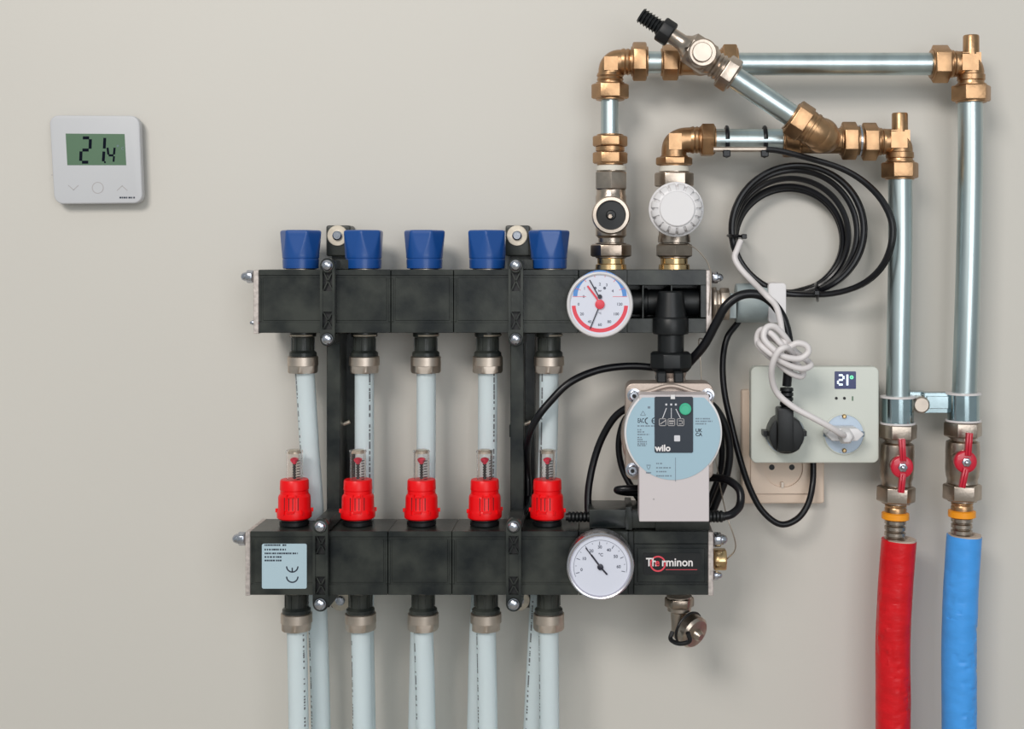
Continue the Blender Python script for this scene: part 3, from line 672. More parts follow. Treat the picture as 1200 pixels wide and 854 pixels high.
# sensor rod and ties on the short pipe
tag(obj('sensor_rod', G().tube([W(836, 175, .057), W(905, 175, .057)], S(3.2, .05), n=14, res=3), 'nickel_satin'), 'thin grey sensor rod strapped under short horizontal pipe', 'sensor')
def tie(label, pts, d, wd, knot, grp='black cable ties'):
    t = thing('cable_tie', label, 'cable tie', pts[0], grp)
    g = G(); g.tube(pts, wd, n=8, res=6, caps=True); obj('strap', g, 'black_cable', t)
    g = G(); g.box(knot, (wd*3.6, wd*3, wd*3.2)); g.bevel(wd*.4, 1); obj('tie_head', g, 'black_cable', t)
for x, lb in ((851.5, 'black cable tie on short horizontal pipe, left one'), (896, 'black cable tie on short horizontal pipe, right one')):
    c0 = W(x, 164, BR); R = S(14.2, BR); pts = []
    for i in range(17):
        a = 2*PI*i/16; pts.append(c0+Vector((0, -math.cos(a)*R, math.sin(a)*R*1.05-(.0028 if math.sin(a) < 0 else 0))))
    tie(lb, pts, BR, S(2.4, BR), W(x, 180, .058))

# ------------------------------------------------------------------ nickel radiator valves above the manifold
t = thing('lockshield_valve', 'nickel lockshield valve with dark round centre, left of the white head', 'valve', W(716, 300, BR))
g = G(); PX(g, (716, 194), (716, 201), BR, [(0, 16), (1, 17.5), (6, 17.5)]); obj('thread_tape', g, 'ptfe', t)
hexnut(t, (716, 201), (0, 1), 22, 20.5, BR, 0, 'nickel')
g = G(); PX(g, (716, 222), (716, 288), BR, [(0, 17), (6, 17), (8, 18), (54, 18), (57, 15), (62, 15)]); facing(g, (716, 252), [(BR, 19), (.062, 19.5)], BR, n=36); obj('valve_body', g, 'nickel', t)
g = G(); facing(g, (716, 252), [(.060, 21.5), (.063, 22.5), (.070, 22.5), (.072, 21), (.0722, 17.5), (.0685, 16.5)], .07, n=40); obj('shield_ring', g, 'nickel_satin', t)
g = G(); facing(g, (716, 252), [(.064, 16.8), (.0695, 16.8), (.0698, 6), (.0708, 5), (.0712, 2)], .07, n=30); ac = obj('adjusting_cap', g, 'black_matte', t)
g = G(); facing(g, (715, 253.5), [(.071, 3.2), (.0718, 2.6)], .07, n=6); obj('screw_slot', g, 'nickel_dark', ac)
hexnut(t, (716, 286), (0, 1), 15, 24, BR, PI/6, 'nickel_dark')
g = G(); PX(g, (716, 300), (716, 318), BR, [(0, 17), (2, 17), (3, 16), (9, 16), (10, 18), (15.5, 18.5)]); obj('brass_spigot', g, 'brass_light', t)
t = thing('thermostatic_valve', 'nickel valve behind the round white thermostatic head', 'valve', W(790, 300, BR))
g = G(); PX(g, (790, 194), (790, 203), BR, [(0, 15), (1, 17), (7, 18)]); obj('thread_tape', g, 'ptfe', t)
hexnut(t, (790, 202), (0, 1), 17, 23, BR, PI/6, 'nickel')
g = G(); PX(g, (790, 218), (790, 288), BR, [(0, 17), (6, 17), (8, 18), (56, 18), (60, 19), (66, 19)]); facing(g, (792, 245), [(BR, 15), (.062, 15)], BR, n=36); obj('valve_body', g, 'nickel', t)
hexnut(t, (790, 286), (0, 1), 15, 23.5, BR, 0, 'nickel_dark')
g = G(); PX(g, (790, 300), (790, 318), BR, [(0, 17), (2, 17), (3, 16), (9, 16), (10, 18), (15.5, 18.5)]); obj('brass_spigot', g, 'brass_light', t)
t = thing('thermostat_dial', 'round white thermostatic head with notched rim facing forward', 'thermostat head', W(793, 245, .062))
g = G()
def rfh(tt, r, th):
    if .086 < tt < .0965 and r > S(24, .09): return r*(1-.10*(1 if math.cos(16*th) > .72 else 0))
    return r
facing(g, (793, 245), [(.060, 20), (.064, 26), (.066, 28), (.0855, 28.5), (.0862, 30.2), (.0925, 30.0), (.0945, 28.2), (.0962, 24.5), (.097, 22), (.097, 20.8), (.0982, 20.5), (.0988, 19.5)], .09, n=180, rf=rfh)
obj('grip', g, 'white_plastic', t)
g = G(); facing(g, (793, 245), [(.0795, 27.5), (.080, 31.6), (.0805, 32.4), (.0850, 32.4), (.0855, 31.5), (.0856, 27)], .09, n=72); obj('rim_ring', g, 'white_plastic', t)

# ------------------------------------------------------------------ pump
t = thing('circulation_pump', 'round pale blue faced circulation pump with white module, between the manifolds', 'pump', W(787, 620, .08))
PF = .128
g = G(); g.prism(prr(733, 449, 836, 562, .10, 9), .100, .070); g.bevel(.0015, 2); facing(g, (785, 512), [(.062, 50), (.070, 57), (.092, 57), (.094, 55)], .09, n=60)
PX(g, (786, 436), (786, 470), .072, [(0, 19), (6, 17), (14, 20), (34, 34)], n=24); PX(g, (786, 560), (786, 618), .068, [(0, 34), (20, 24), (40, 20), (57, 20)], n=24)
obj('pump_casting', g, 'pump_cast', t)
g = G(); a = W(0, 448, .1); pts = []
for i in range(25):
    u = i/24; x = 751+u*70; y = 460-(8*math.sin(PI*u)**2); pts.append(W(x, y, .103))
g.tube(pts, S(2.6, .1), n=10, res=2); PX(g, (786, 459), (786, 461), .09, [(0, 30), (3, 30)]); obj('casting_rib', g, 'pump_cast', t)
g = G(); g.pbox(770, 436, 781, 449, .095, .06); g.pbox(790, 436, 801, 449, .095, .06); g.bevel(.001, 1); obj('throat', g, 'black_matte', t)
for x, y in ((743, 463), (829, 463), (741, 550)):
    g = G(); facing(g, (x, y), [(.099, 8), (.101, 8), (.1012, 5.8), (.106, 5.6), (.1068, 4.6)], .1, n=24); b_ = obj('casing_screw', g, 'steel_bright', t)
    g = G(); facing(g, (x, y), [(.1066, 2.6), (.1070, 2.6)], .1, n=6); obj('hex_socket', g, 'dial_blue' if 0 else 'gasket_black', b_)
C0 = W(789, 507, PF); zc0 = W(0, 463, PF).z
g = G()
for r_, d0_, d1_ in ((53, .108, .100), (57.3, PF, .108)):
    q = [(C0.x+S(r_, PF)*math.cos(2*PI*i/90), min(zc0, C0.z+S(r_, PF)*math.sin(2*PI*i/90))) for i in range(90)]
    g.prism(q, d0_, d1_)
g.bevel(.0007, 2)
motor = obj('motor_cover', g, 'white_plastic', t)
g = G(); g.prism(prr(749, 462.5, 831, 611, PF, 1.5), PF+.0006, .096); g.bevel(.0005, 1)
mod = obj('control_module', g, 'pump_white', t)
# pale blue label: disc with flat top and bottom
pl = []
C0 = W(789, 507, PF); R_ = S(55, PF)
ya, yb = W(0, 465.5, PF).z, W(0, 566, PF).z
for i in range(96):
    a = 2*PI*i/96; x = C0.x+R_*math.cos(a); z = C0.z+R_*math.sin(a); pl.append((x, max(yb, min(ya, z))))
g = G(); g.prism(pl, PF+.0011, PF+.0003); labp = obj('face_label', g, 'pump_label', t)
g = G(); g.prism(prr(767, 464.5, 812, 530, PF, 2), PF+.0017, PF+.0008); pan = obj('control_panel', g, 'pump_panel', t)
g = G(); g.pbox(786, 462.5, 791, 467.5, PF+.0022, PF); obj('latch', g, 'white_plastic', t)
d = PF+.00172
g = G(); facing(g, (803, 479), [(d, 7), (d+.0014, 7), (d+.0019, 6.2), (d+.0019, 5.2), (d+.0015, 5), (d+.0015, .2)], d, n=36); obj('green_button', g, 'green_button', t)
g = G(); stroke(g, (781, 478), (776, 491), .9, d); stroke(g, (786.7, 478), (786.7, 491), .7, d); stroke(g, (792, 479), (798, 491), .9, d)
for x in (780.8, 786.6, 792): pxrect(g, x-1.1, 472.8, x+1.1, 475, d)
obj('panel_lines', g, 'print_light', pan)
g = G()
for x in (776.5, 786.8, 797.5):
    for q in ((x-4.3, 490.2, x+4.3, 491), (x-4.3, 498.2, x+4.3, 499), (x-4.3, 490.2, x-3.5, 499), (x+3.5, 490.2, x+4.3, 499)): pxrect(g, *q, d)
stroke(g, (773.5, 497), (780, 492.5), 1, d); pxrect(g, 784, 492.5, 789.8, 494.3, d); pxrect(g, 784.4, 495.6, 789.2, 496.8, d)
stroke(g, (795.5, 493), (799.5, 493), .9, d); stroke(g, (799.5, 493), (799.5, 496.6), .9, d); stroke(g, (795.5, 496.6), (798.5, 496.6), .9, d)
obj('panel_icons', g, 'grey_button', pan)
g = G(); g.prism(prr(790, 510, 797, 517, d, 1), d+.0003, d-.0002); pb = obj('panel_button', g, 'print_light', pan)
text('brand_lettering', 'wilo', 776.8, 525.2, d, 10.5, 'print_white', pan, thick=.32, align='CENTER')
d = PF+.00112
g = G(); 
for i, (x0, x1, y) in enumerate(((747, 768, 499), (747, 752, 503.5), (747, 755, 506), (747, 761, 509), (747, 752, 512.5), (747, 753, 515), (747, 758, 517.5), (747, 758, 520), (747, 757, 522), (815, 832, 490.5), (815, 835, 493.5), (815, 828, 496.5), (769, 776, 543), (769, 786, 548), (769, 781, 552.5), (769, 787, 557.5))):
    micro(g, x0, y, x1, d, 1.5, i+20)
pxrect(g, 791.3, 536, 791.9, 564, d); pxrect(g, 757, 553, 763, 554.5, d)
stroke(g, (757.5, 545), (762.5, 545), 1, d); stroke(g, (758, 546), (759.5, 550), .7, d); stroke(g, (762, 546), (760.5, 550), .7, d); pxrect(g, 759, 476, 762, 478.6, d)
stroke(g, (750.5, 486.5), (753.5, 481.5), .6, d); stroke(g, (753.5, 481.5), (756.5, 486.5), .6, d); stroke(g, (750.5, 486.5), (756.5, 486.5), .6, d)
obj('small_print', g, 'print_grey', labp)
text('eac_mark', 'EAC', 747.2, 493, d, 7.5, 'print_dark', labp, sx=.55, thick=.12)
g = G(); 
for cx_ in (759.5, 767.5): arcband(g, (cx_, 493), 2.9, 4.0, 95, 265, d)
pxrect(g, 764, 492.5, 766.6, 493.5, d); obj('conformity_mark', g, 'print_dark', labp)
text('ukca_mark', 'UK', 815, 504.4, d, 5.6, 'print_dark', labp, thick=.15); text('ukca_mark', 'CA', 815, 509.2, d, 5.6, 'print_dark', labp, thick=.15)
g = G(); facing(g, (766, 584.5), [(PF, 1.1), (PF+.0008, 1.1)], PF, n=12); obj('screw_point', g, 'grey_button', mod)
# cable gland
g = G(); pr = [(0, 6.5)]
for i in range(4): pr += [(i*4.2+.5, 7), (i*4.2+2.8, 7), (i*4.2+3.2, 5.6)]
PX(g, (831, 605), (850, 605), .11, pr+[(18.5, 5.2)], n=20); obj('cable_gland', g, 'black_matte', t)

# black connector housing on top of lower manifold
t = thing('pump_connector', 'black plastic connector housing under the pump, on lower manifold', 'connector', W(760, 621, .07))
g = G(); g.pbox(690.5, 597, 768, 619, .086, .046); g.pbox(733, 594, 741, 621, .0885, .046); g.pbox(768, 603, 832, 621.5, .086, .046); g.bevel(.0008, 2); obj('connector_body', g, 'black_plastic', t)
g = G(); pr = [(0, 5.5)]
for i in range(6): pr += [(i*4.4+.5, 6), (i*4.4+2.6, 6), (i*4.4+3.2, 4.6)]
PX(g, (691, 605.5), (662, 605.5), .07, pr+[(28, 4)], n=18); obj('strain_relief', g, 'black_matte', t)

# ------------------------------------------------------------------ black cables
def cable(label, pts, r, m='black_cable', cat='cable', grp=None, res=10, name='power_cable'):
    return pipe(name, pts, r, m, label, cat, grp, n=12, res=res)
cable('thick black cable looping out of right side of the pump', [(848, 605, .11), (858, 602, .108), (867, 592, .10), (867, 575, .095), (856, 564, .088), (842, 560, .080), (820, 560, .062), (800, 562, .055)], 4.9)
cable('black cable curving from connector housing up to left side of the pump', [(690, 604, .060), (689, 592, .058), (690, 570, .055), (696, 540, .052), (706, 512, .052), (722, 487, .055), (745, 472, .06)], 4.4)
cable('black cable bulging left of the pump behind its casting', [(745, 478, .055), (731, 494, .05), (725, 520, .048), (729, 548, .048), (742, 574, .052), (756, 596, .056)], 3.8)
cable('stubby black cable bend poking out left below the pump', [(790, 571, .066), (760, 572, .075), (735, 572.5, .080), (723, 574, .076), (735, 577, .062), (765, 577, .058)], 4.2)
cable('long black cable arching left from the pump throat to the right bracket', [(790, 437, .045), (768, 431, .046), (735, 429, .046), (700, 434, .05), (668, 448, .056), (645, 470, .058), (628, 492, .058), (619, 515, .05), (617.5, 545, .03), (619, 575, .03), (616, 597, .032), (600, 625, .03)], 4.4)
cable('thick black cable running from the pump throat over the grey cylinder to the black plug', [(797, 436, .058), (810, 422, .062), (826, 403, .068), (840, 377, .072), (851, 358, .074), (868, 346, .074), (888, 345, .074), (904, 354, .076), (917, 372, .078), (924, 398, .078), (924, 425, .076), (922, 452, .074)], 5.4)
cable('thin black cable hanging from grey cylinder in a loop below the wall socket', [(880, 350, .018), (866, 376, .02), (852, 396, .024), (847, 425, .028), (849, 460, .032), (857, 497, .034), (867, 537, .036), (878, 570, .036), (893, 598, .036), (914, 614, .036), (934, 608, .034), (947, 590, .030), (952.5, 565, .024), (953, 538, .021)], 3.7)
cable('outer black cable bowing right of the pump', [(820, 470, .062), (836, 476, .060), (849, 497, .058), (855, 525, .056), (852, 555, .055), (842, 582, .054), (834, 602, .052)], 4.6)
cable('inner black cable tight against right edge of the pump', [(828, 480, .052), (842, 500, .050), (846, 525, .048), (844, 552, .046), (834, 580, .046), (826, 600, .046)], 3.8)
cable('thin black cable dropping behind right bracket beside the fifth flow meter', [(617, 575, .022), (620, 588, .040), (612, 603, .052), (604, 612, .03)], 2.2)
# coil
loops = [(937, 268, 79.5, 77), (934.5, 270, 76, 74.5), (931, 274, 71.5, 71), (926, 279, 66, 65), (924.5, 282, 62.5, 60.5)]
pts = [(898, 175, .060), (915, 177, .060), (950, 186, .058), (985, 197, .056), (1012, 213, .056), (1033, 235, .060), (1045, 262, .064), (1043, 290, .064), (1031, 315, .058), (1008, 334, .046), (975, 344, .038)]
dl_ = 0
for li, (cx_, cy_, rx, ry) in enumerate(loops):
    for a in range(0, 360, 15):
        if li == 0 and a < 15: continue
        f = a/360; nx = loops[min(li+1, 4)]
        X = [u_*(1-f)+v_*f for u_, v_ in zip((cx_, cy_, rx, ry), nx)]
        th = math.radians(75+a)   # start at the bottom, run clockwise up the left side
        pts.append((X[0]+X[2]*math.cos(th), X[1]+X[3]*math.sin(th), .034-.0052*li+.0016*math.sin(3*th+li)))
pts += [(930, 342, .012), (912, 343, .014)]
t = thing('cable_coil', 'coiled black sensor cable hanging in a ring right of the upper manifold', 'cable', W(930, 345, 0))
obj('cable_strand', G().tube([W(*p) for p in pts], S(3.5, .03), n=10, res=4), 'black_cable', t)
# second conductor of the twin cable, moulded alongside
P = [W(x+(3.0 if x > 930 else -2.0)*.8, y, max(.006, dd-.003)) for x, y, dd in pts[:40]]
obj('twin_strand', G().tube(P, S(2.7, .03), n=10, res=4), 'black_cable', t)
def loop_around(x0, y0, x1, y1, d0, d1, n=12):
    out = []
    for i in range(n+1):
        a = 2*PI*i/n; u = (math.cos(a)+1)/2; out.append(W(x0+(x1-x0)*u, y0+(y1-y0)*u, (d0+d1)/2+(d1-d0)/2*math.sin(a)))
    return out
tie('black cable tie binding left side of the cable coil', loop_around(853, 276, 873, 277, .004, .044), .03, S(1.7, .03), W(872, 277, .044))
tie('black cable tie binding bottom of the cable coil', loop_around(956, 332, 958, 352, .004, .044), .03, S(1.7, .03), W(957, 343, .046))
# capillary
tag(obj('capillary_wire', G().tube([W(*p) for p in ((806, 287, .066), (815, 291, .067), (824, 300, .067), (831, 312, .066), (833, 330, .0685), (828, 392, .062), (819, 398, .05), (821, 425, .05), (823, 452, .05), (830, 480, .05), (840, 545, .06), (845, 575, .08), (852, 605, .10), (861, 632, .098), (861, 645, .085), (852, 655, .07))], .0005, n=8, res=8), 'copper_wire'), 'hair-thin metal capillary wire running from white head to the brass plug', 'wire')

# ------------------------------------------------------------------ white cable with knot
wc = [(868, 282, .047), (864, 292, .05), (861, 302, .052), (868, 315, .056), (882, 330, .064), (898, 346, .084), (909, 358, .086), (914, 374, .086), (917, 392, .086), (922, 408, .088), (932, 424, .086), (941, 436, .083),
      (938, 441, .083), (925, 436, .086), (905, 420, .088), (889, 405, .088), (888, 392, .088), (894, 386, .09), (905, 392, .092), (920, 407, .094), (934, 402, .096), (945, 405, .096), (947, 413, .096), (937, 420, .096), (920, 418, .098), (905, 408, .098),
      (895, 396, .096), (898, 384, .094), (908, 383, .092), (920, 395, .088), (930, 410, .084), (944, 421, .084), (950, 428, .088), (940, 432, .092), (925, 428, .094), (908, 418, .096), (892, 405, .094), (890, 398, .084), (905, 396, .082), (928, 415, .082), (922, 407, .10), (912, 412, .102), (905, 428, .098), (905, 446, .09), (912, 462, .085), (930, 477, .085), (952, 489, .086), (972, 500, .084), (985, 508, .078), (990, 510, .070)]
cable('white cable knotted in a bow above the socket box, leading to white plug', wc, 3.6, 'white_cable', name='white_cable', res=6)
# ------------------------------------------------------------------ sockets
t = thing('wall_socket', 'beige wall socket partly hidden behind the socket box', 'socket', W(918, 590, 0))
g = G(); g.prism(prr(869.5, 457, 966, 590, .012, 3), .012, 0); g.bevel(.002, 3); obj('frame', g, 'socket_beige', t)
g = G()
sq = prr(880, 470, 956, 578, .014, 2); n_ = len(sq); C = W(918, 548, .014); Rr = S(23, .014)
sqs = sorted(((math.atan2(p[1]-C.z, p[0]-C.x), p) for p in sq)); sq2 = [p for a, p in sqs]; hole = [(C.x+Rr*math.cos(a), C.z+Rr*math.sin(a)) for a, p in sqs]
# finer ring for the hole
sq3, hole3 = [], []
for i in range(n_):
    p, q = Vector(sq2[i]), Vector(sq2[(i+1) % n_])
    a0 = sqs[i][0]; a1 = sqs[(i+1) % n_][0]
    if a1 < a0: a1 += 2*PI
    m_ = max(1, int((a1-a0)/.12))
    for k_ in range(m_):
        f = k_/m_; sq3.append(tuple(p.lerp(q, f))); a = a0+(a1-a0)*f; hole3.append((C.x+Rr*math.cos(a), C.z+Rr*math.sin(a)))
g.prism(sq3, .0145, .004, hole=hole3); obj('cover_plate', g, 'socket_beige', t)
g = G(); g.lathe(Vector((C.x, 0, C.z)), Vector((0, -1, 0)), [(.002, Rr*1.0), (.0125, Rr*1.0)], n=48, cap=False); g.lathe(Vector((C.x, 0, C.z)), Vector((0, -1, 0)), [(.002, Rr*.99), (.0122, Rr*.99)], n=48); 
ins = obj('socket_well', g, 'socket_beige', t)
for x in (904.5, 928): g = G(); facing(g, (x, 547.5), [(.0121, 3.3), (.01235, 3.3)], .0125, n=20); obj('contact_hole', g, 'gasket_black', ins)
g = G(); g.pbox(915.5, 565, 918.5, 571.5, .0155, .012); obj('earth_clip', g, 'nickel_satin', ins)
BF = .046
t = thing('socket_thermostat', 'pale double socket box with small lit display beside the steel pipes', 'socket box', W(955, 543, .015))
g = G(); body = prr(880, 429.5, 1030, 542.5, BF, 7)
g.prism(body, BF, .032); g.bevel(.0015, 3); g.prism(prr(890, 438, 1012, 535, .04, 6), .0325, .0152); obj('housing', g, 'socket_green_white', t)
for cx_ in (920, 989):
    g = G(); facing(g, (cx_, 508.5), [(BF-.001, 24.5), (BF+.0008, 24.5), (BF+.0012, 23.6), (BF+.0012, 22.8), (BF+.0003, 22.6)], BF, n=48); w_ = obj('socket_ring', g, 'socket_green_white', t)
    g = G(); facing(g, (cx_, 508.5), [(BF-.001, 22.9), (BF+.0004, 22.9)], BF, n=48)
    g.pbox(cx_-5, 486.5, cx_+5, 490, BF+.001, BF); g.pbox(cx_-5, 527, cx_+5, 530.5, BF+.001, BF); obj('socket_well', g, 'socket_recess', w_)
    for q_ in (-22, 22): g = G(); g.pbox(cx_+q_-2, 505.5, cx_+q_+2, 511.5, BF+.0016, BF); obj('guide_notch', g, 'print_grey', w_)
    for y in (487.5, 527.5): g = G(); facing(g, (cx_, y), [(BF, 2.8), (BF+.002, 2.6), (BF+.0026, 1.5)], BF, n=14); obj('earth_contact', g, 'brass_light', w_)
g = G(); g.prism(prr(978, 435, 1003, 455.5, BF, 1), BF+.0004, BF-.0006); sc_ = obj('display', g, 'screen_dark', t)
def seg_digit(g, ch, x, y, w_, h_, th, d, lean=0.):
    segs = {'2': 'abged', '1': 'bc', '4': 'fgbc', '0': 'abcdef'}[ch]
    q = {'a': ((0, 0), (1, 0)), 'b': ((1, 0), (1, .5)), 'c': ((1, .5), (1, 1)), 'd': ((0, 1), (1, 1)), 'e': ((0, .5), (0, 1)), 'f': ((0, 0), (0, .5)), 'g': ((0, .5), (1, .5))}
    for s in segs:
        (a, b), (c_, e) = q[s]; A = Vector((x+a*w_+lean*b, y+b*h_)); B = Vector((x+c_*w_+lean*e, y+e*h_)); v = (B-A).normalized()*th*.45
        stroke(g, A+v, B-v, th, d)
g = G(); seg_digit(g, '2', 982, 439.5, 6.5, 11, 2.1, BF+.0005); stroke(g, (993, 438.8), (993, 451.4), 2.3, BF+.0005); obj('lit_digits', g, 'screen_glow', sc_)
g = G(); arcband(g, (998, 442), .9, 2.2, 0, 360, BF+.0005, n=12); pass; obj('lit_symbol', g, 'screen_glow_green', sc_)
for x in (980, 989.5): g = G(); facing(g, (x, 466.5), [(BF, 1.7), (BF+.0004, 1.7)], BF, n=12); obj('button', g, 'gasket_black', t)
g = G(); pxrect(g, 998.3, 464.3, 1000, 469.5, BF, .0002); obj('status_light', g, 'lcd_green', t)
# black plug
t = thing('black_plug', 'black angled plug in left socket of the box', 'plug', W(920, 508, BF))
g = G(); n8 = [(920+22*math.cos(a)*(1.0 if abs(math.cos(a)) < .8 else .93), 508-22*math.sin(a)) for a in [math.radians(x) for x in range(0, 360, 12)]]
g.prism([(W(x, y, .06).x, W(x, y, .06).z) for x, y in n8], .070, BF+.0005); g.bevel(.0016, 2)
obj('plug_body', g, 'black_matte', t)
g = G(); g.pbox(911.5, 478, 930.5, 530, .077, .06); g.bevel(.002, 2); obj('plug_ridge', g, 'black_matte', t)
for x in (897.5, 942.5): g = G(); g.pbox(x-3, 505, x+3, 511, .060, BF+.001); obj('side_lug', g, 'black_matte', t)
g = G(); pr = [(0, 7)]
for i in range(5): pr += [(i*5.5+.4, 8), (i*5.5+3.6, 7.8), (i*5.5+4.2, 6)]
PX(g, (921.5, 480), (922, 450), .070, pr, n=20); obj('strain_relief', g, 'black_matte', t)
t = thing('white_plug', 'flat white plug in right socket of the box', 'plug', W(989, 510, BF))
g = G(); hx = [(967, 508), (974, 501), (1004, 501), (1012, 508), (1004, 516), (974, 516)]
g.prism([(W(x, y, .062).x, W(x, y, .062).z) for x, y in hx], .066, BF+.0005); g.bevel(.0014, 2); obj('plug_body', g, 'white_plastic', t)
g = G(); facing(g, (991, 511), [(.064, 10.5), (.068, 9.5), (.072, 7), (.073, 6)], .066, n=6, phase=0); g.bevel(.0006, 1); obj('plug_hub', g, 'white_plastic', t)

# ------------------------------------------------------------------ room thermostat
t = thing('room_thermostat', 'white square room thermostat with green display on wall at left', 'thermostat', W(113, 240, 0))
TF = .0125
# slightly turned on the wall, as photographed
def tq(u, v):   # unit square -> measured quadrilateral
    a, b, c_, e = (57.5, 135), (163, 135.5), (167, 238), (63.5, 239)
    x = a[0]*(1-u)*(1-v)+b[0]*u*(1-v)+c_[0]*u*v+e[0]*(1-u)*v; y = a[1]*(1-u)*(1-v)+b[1]*u*(1-v)+c_[1]*u*v+e[1]*(1-u)*v
    return x, y
def tout(d, inset, r=.1):
    o = rrect(.5, .5, 1-2*inset, 1-2*inset, r, 6); out = []
    for u, v in o:
        p = W(*tq(u, v), d); out.append((p.x, p.z))
    return out
g = G(); g.prism(tout(TF, 0), TF, .005); g.bevel(.0016, 3); obj('front_cover', g, 'thermostat_white', t)
g = G(); g.prism(tout(TF, .03), .0055, 0); obj('back_box', g, 'dial_text', t)
g = G(); quad = [(77, 156.5), (146, 157), (148, 193.5), (79, 193.5)]
g.prism([(W(x, y, TF).x, W(x, y, TF).z) for x, y in quad], TF+.0002, TF-.0005); scr = obj('screen', g, 'lcd_green', t)
g = G(); d = TF+.00025
seg_digit(g, '2', 95.5, 161.5, 10.5, 28.5, 3.5, d, -1); stroke(g, (122.8, 161.5), (122.2, 174), 3.3, d); stroke(g, (121.8, 177.5), (121, 189), 3.3, d); stroke(g, (122, 190), (124, 190), 2, d)
stroke(g, (126, 173), (127, 181), 2.5, d); stroke(g, (127.3, 182), (133, 182), 2.5, d); stroke(g, (134.3, 173), (133.6, 181), 2.5, d); stroke(g, (133.6, 183), (133, 189.5), 2.2, d)
obj('digits', g, 'lcd_ink', scr)
g = G(); arcband(g, (138, 171), .7, 1.3, 0, 360, d, n=12); text('unit_mark', 'C', 142, 174, d, 5, 'print_grey', scr); obj('degree_mark', g, 'print_grey', scr)
g = G(); stroke(g, (80, 217), (86.3, 222.7), .9, TF); stroke(g, (86, 222.7), (92, 217), .9, TF); obj('down_button', g, 'grey_button', t)
g = G(); arcband(g, (114.6, 220), 6, 6.9, 0, 360, TF, n=36); obj('select_button', g, 'grey_button', t)
g = G(); stroke(g, (137, 223.3), (143.3, 217.6), .9, TF); stroke(g, (143, 217.6), (149.3, 223.3), .9, TF); obj('up_button', g, 'grey_button', t)
g = G(); micro(g, 140, 231.5, 158, TF, 2.0, 77); obj('small_print', g, 'print_dark', t)
g = G(); facing(g, (61, 205), [(TF, .7), (TF+.0002, .7)], TF, n=10); obj('sensor_hole', g, 'grey_button', t)

# ------------------------------------------------------------------ pipe clamp, ball valves and insulated pipes at right
t = thing('pipe_clamp', 'galvanised double pipe clamp joining the two upright pipes', 'clamp', W(1090, 470, 0))
for cx_, cy_, L in ((1052, 464, 32), (1129, 460, 33)):
    g = G(); PX(g, (cx_, cy_), (cx_, cy_+L), BR, [(0, 15), (0, 19), (2, 19), (2.2, 18.4), (L-2.2, 18.4), (L-2, 19), (L, 19), (L, 15)], n=40); b_ = obj('clamp_band', g, 'steel_clamp', t)
    g = G()
    for yy in (cy_-.4, cy_+L-1.6): PX(g, (cx_, yy), (cx_, yy+3), BR, [(0, 18.8), (.3, 20.6), (2.2, 20.6), (2.6, 18.8)], n=40)
    obj('rubber_lining', g, 'white_cable', b_)
g = G(); g.pbox(1083, 460, 1112, 484, .040, .028); g.pbox(1066, 459, 1086, 464, .034, .020); g.pbox(1086, 464, 1112, 479, .0412, .03); g.bevel(.0004, 1)
g.pbox(1080, 466, 1096, 480, .03, 0)
obj('rail', g, 'steel_clamp', t)
g = G(); facing(g, (1079, 474), [(.024, 10), (.042, 10), (.0435, 8)], .04, n=20); obj('clamp_screw', g, 'nickel_satin', t)
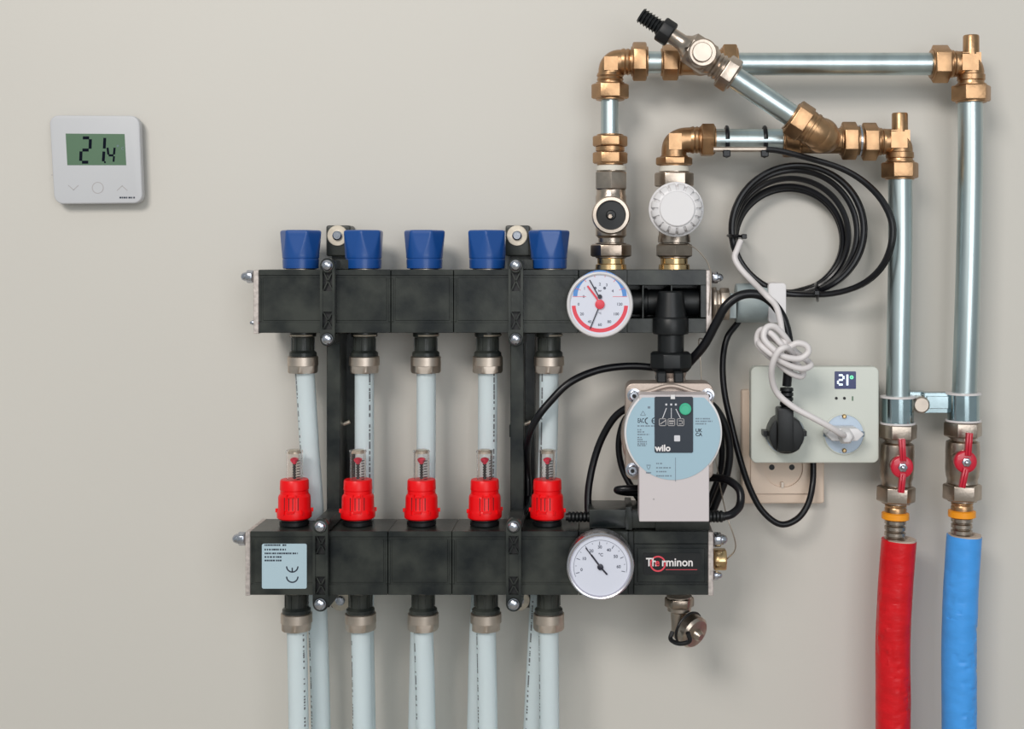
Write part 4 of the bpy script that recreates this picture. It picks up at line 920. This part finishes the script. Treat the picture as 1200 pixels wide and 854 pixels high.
def ball_valve(cx, y0, lean, label, hc, top, bot):
    t = thing('ball_valve', label, 'valve', W(cx, y0, BR)); A = lambda dy: (cx+lean*dy, y0+dy)
    hexnut(t, A(0), (lean, 1), 18, 22.5, BR, PI/6 if lean < -.01 else .2, 'nickel')
    g = G(); PX(g, A(18), A(82), BR, [(0, 15), (4, 15), (6, 19), (9, 19.5), (16, 19.8), (38, 19.8), (46, 19), (50, 17.5), (54, 18), (58, 15)], n=36)
    facing(g, hc, [(BR, 12), (.060, 12), (.062, 8)], .06, n=28); g.tube([W(hc[0], hc[1], .05), W(hc[0], hc[1], .068)], S(4.5, .06), n=12, res=2)
    obj('valve_body', g, 'nickel', t)
    hexnut(t, A(73), (lean, 1), 19, 22.5, BR, PI/6+.15, 'nickel')
    g = G(); facing(g, hc, [(.066, 12.5), (.0665, 13.2), (.071, 13.2), (.072, 11.5), (.0724, 6)], .07, n=36)
    for e, s_ in ((top, 1), (bot, -1)):
        p0 = W(hc[0]+(e[0]-hc[0])*.25, hc[1]+(e[1]-hc[1])*.25, .069); p1 = W(*e, .074 if s_ > 0 else .074)
        v = p1-p0; an = math.atan2(v.z, v.x); g.box((p0+p1)/2, (v.length, .005, S(7, .07)), Matrix.Rotation(-an, 3, 'Y'))
        g.box((p0+p1)/2+Vector((0, -.003, 0)), (v.length*.96, .003, S(2.5, .07)), Matrix.Rotation(-an, 3, 'Y'))
    g.bevel(.0009, 2)
    h = obj('butterfly_handle', g, 'red_handle', t)
    g = G(); facing(g, hc, [(.0715, 5.8), (.0735, 5.8), (.074, 5)], .07, n=6); facing(g, hc, [(.074, 3.2), (.0755, 2.8), (.076, 1)], .07, n=12); g.bevel(.0003, 1); obj('handle_nut', g, 'steel_bright', h)
    # brass tail, orange ring, ribbed steel sleeve
    g = G(); PX(g, A(91), A(106), BR, [(0, 12), (1, 12.8), (3, 12), (5, 12.8), (7, 12), (9, 12.8), (16, 12)], n=28); obj('brass_tail', g, 'brass', t)
    g = G(); PX(g, A(104), A(114), BR, [(0, 14), (1, 16), (7.5, 16), (8.5, 14)], n=36); obj('orange_ring', g, 'orange_plastic', t)
    g = G(); pr = []
    for i in range(4): pr += [(i*7, 10), (i*7+1.4, 12.3), (i*7+5.2, 12.3), (i*7+6.6, 10)]
    PX(g, A(112), A(142), BR, pr+[(31, 10)], n=32); obj('press_sleeve', g, 'nickel', t)
ball_valve(1052.5, 496, -.030, 'nickel ball valve with red butterfly handle above the red sleeve', (1057, 547), (1057.5, 515), (1056.5, 577))
ball_valve(1128.5, 493.5, -.012, 'nickel ball valve with red butterfly handle above the blue sleeve', (1131.5, 541), (1137, 508), (1128, 571))
def sleeve(name, pts, r, m, label, seed, foamc):
    P = [W(x, y, BR) for x, y in pts]; P[-1].z = 0; t = thing(name, label, 'insulated pipe', P[-1])
    def rf(p, dv):
        q = Vector((p.x*30+dv.x*1.3+seed, dv.y*1.3, p.z*38)); q2 = Vector((dv.x*1.5+seed+p.z*9, dv.y*1.2, p.z*(48+22*dv.x)))
        fade = min(1, max(0, (P[0].z-p.z)/.06))
        ridge = abs(noise.noise(q2)); ridge = max(0, .16-ridge)*(1 if noise.noise(Vector((p.z*22, seed, dv.x*.6))) > .02 else .15)
        return 1+.022*noise.noise(q)*fade-.42*ridge*fade
    Q = spline(P, 90); 
    g = G(); g.tube(Q, S(r, BR), n=40, smooth=False, rf=rf); obj('foil_skin', g, m, t)
    g = G(); c_ = P[0]; g.lathe(c_+Vector((0, 0, -.002)), Vector((0, 0, 1)), [(0, S(r-.5, BR)), (.0028, S(r-.8, BR)), (.0028, S(13, BR)), (0.002, S(12.5, BR))], n=32); obj('foam_core', g, foamc, t)
sleeve('insulated_pipe', [(1053.5, 632.5), (1051, 665), (1048.5, 700), (1046.5, 760), (1046.5, 854), (1046, 1000), (1046, 1200), (1046, 1560)], 20.3, 'foil_red', 'pipe in red foil insulation, second from right', 3, 'foam')
sleeve('insulated_pipe', [(1130, 627.5), (1127.5, 665), (1125.5, 700), (1124, 760), (1124, 854), (1124, 1000), (1124, 1200), (1124, 1560)], 20.2, 'foil_blue', 'pipe in blue foil insulation, rightmost', 11, 'foam')
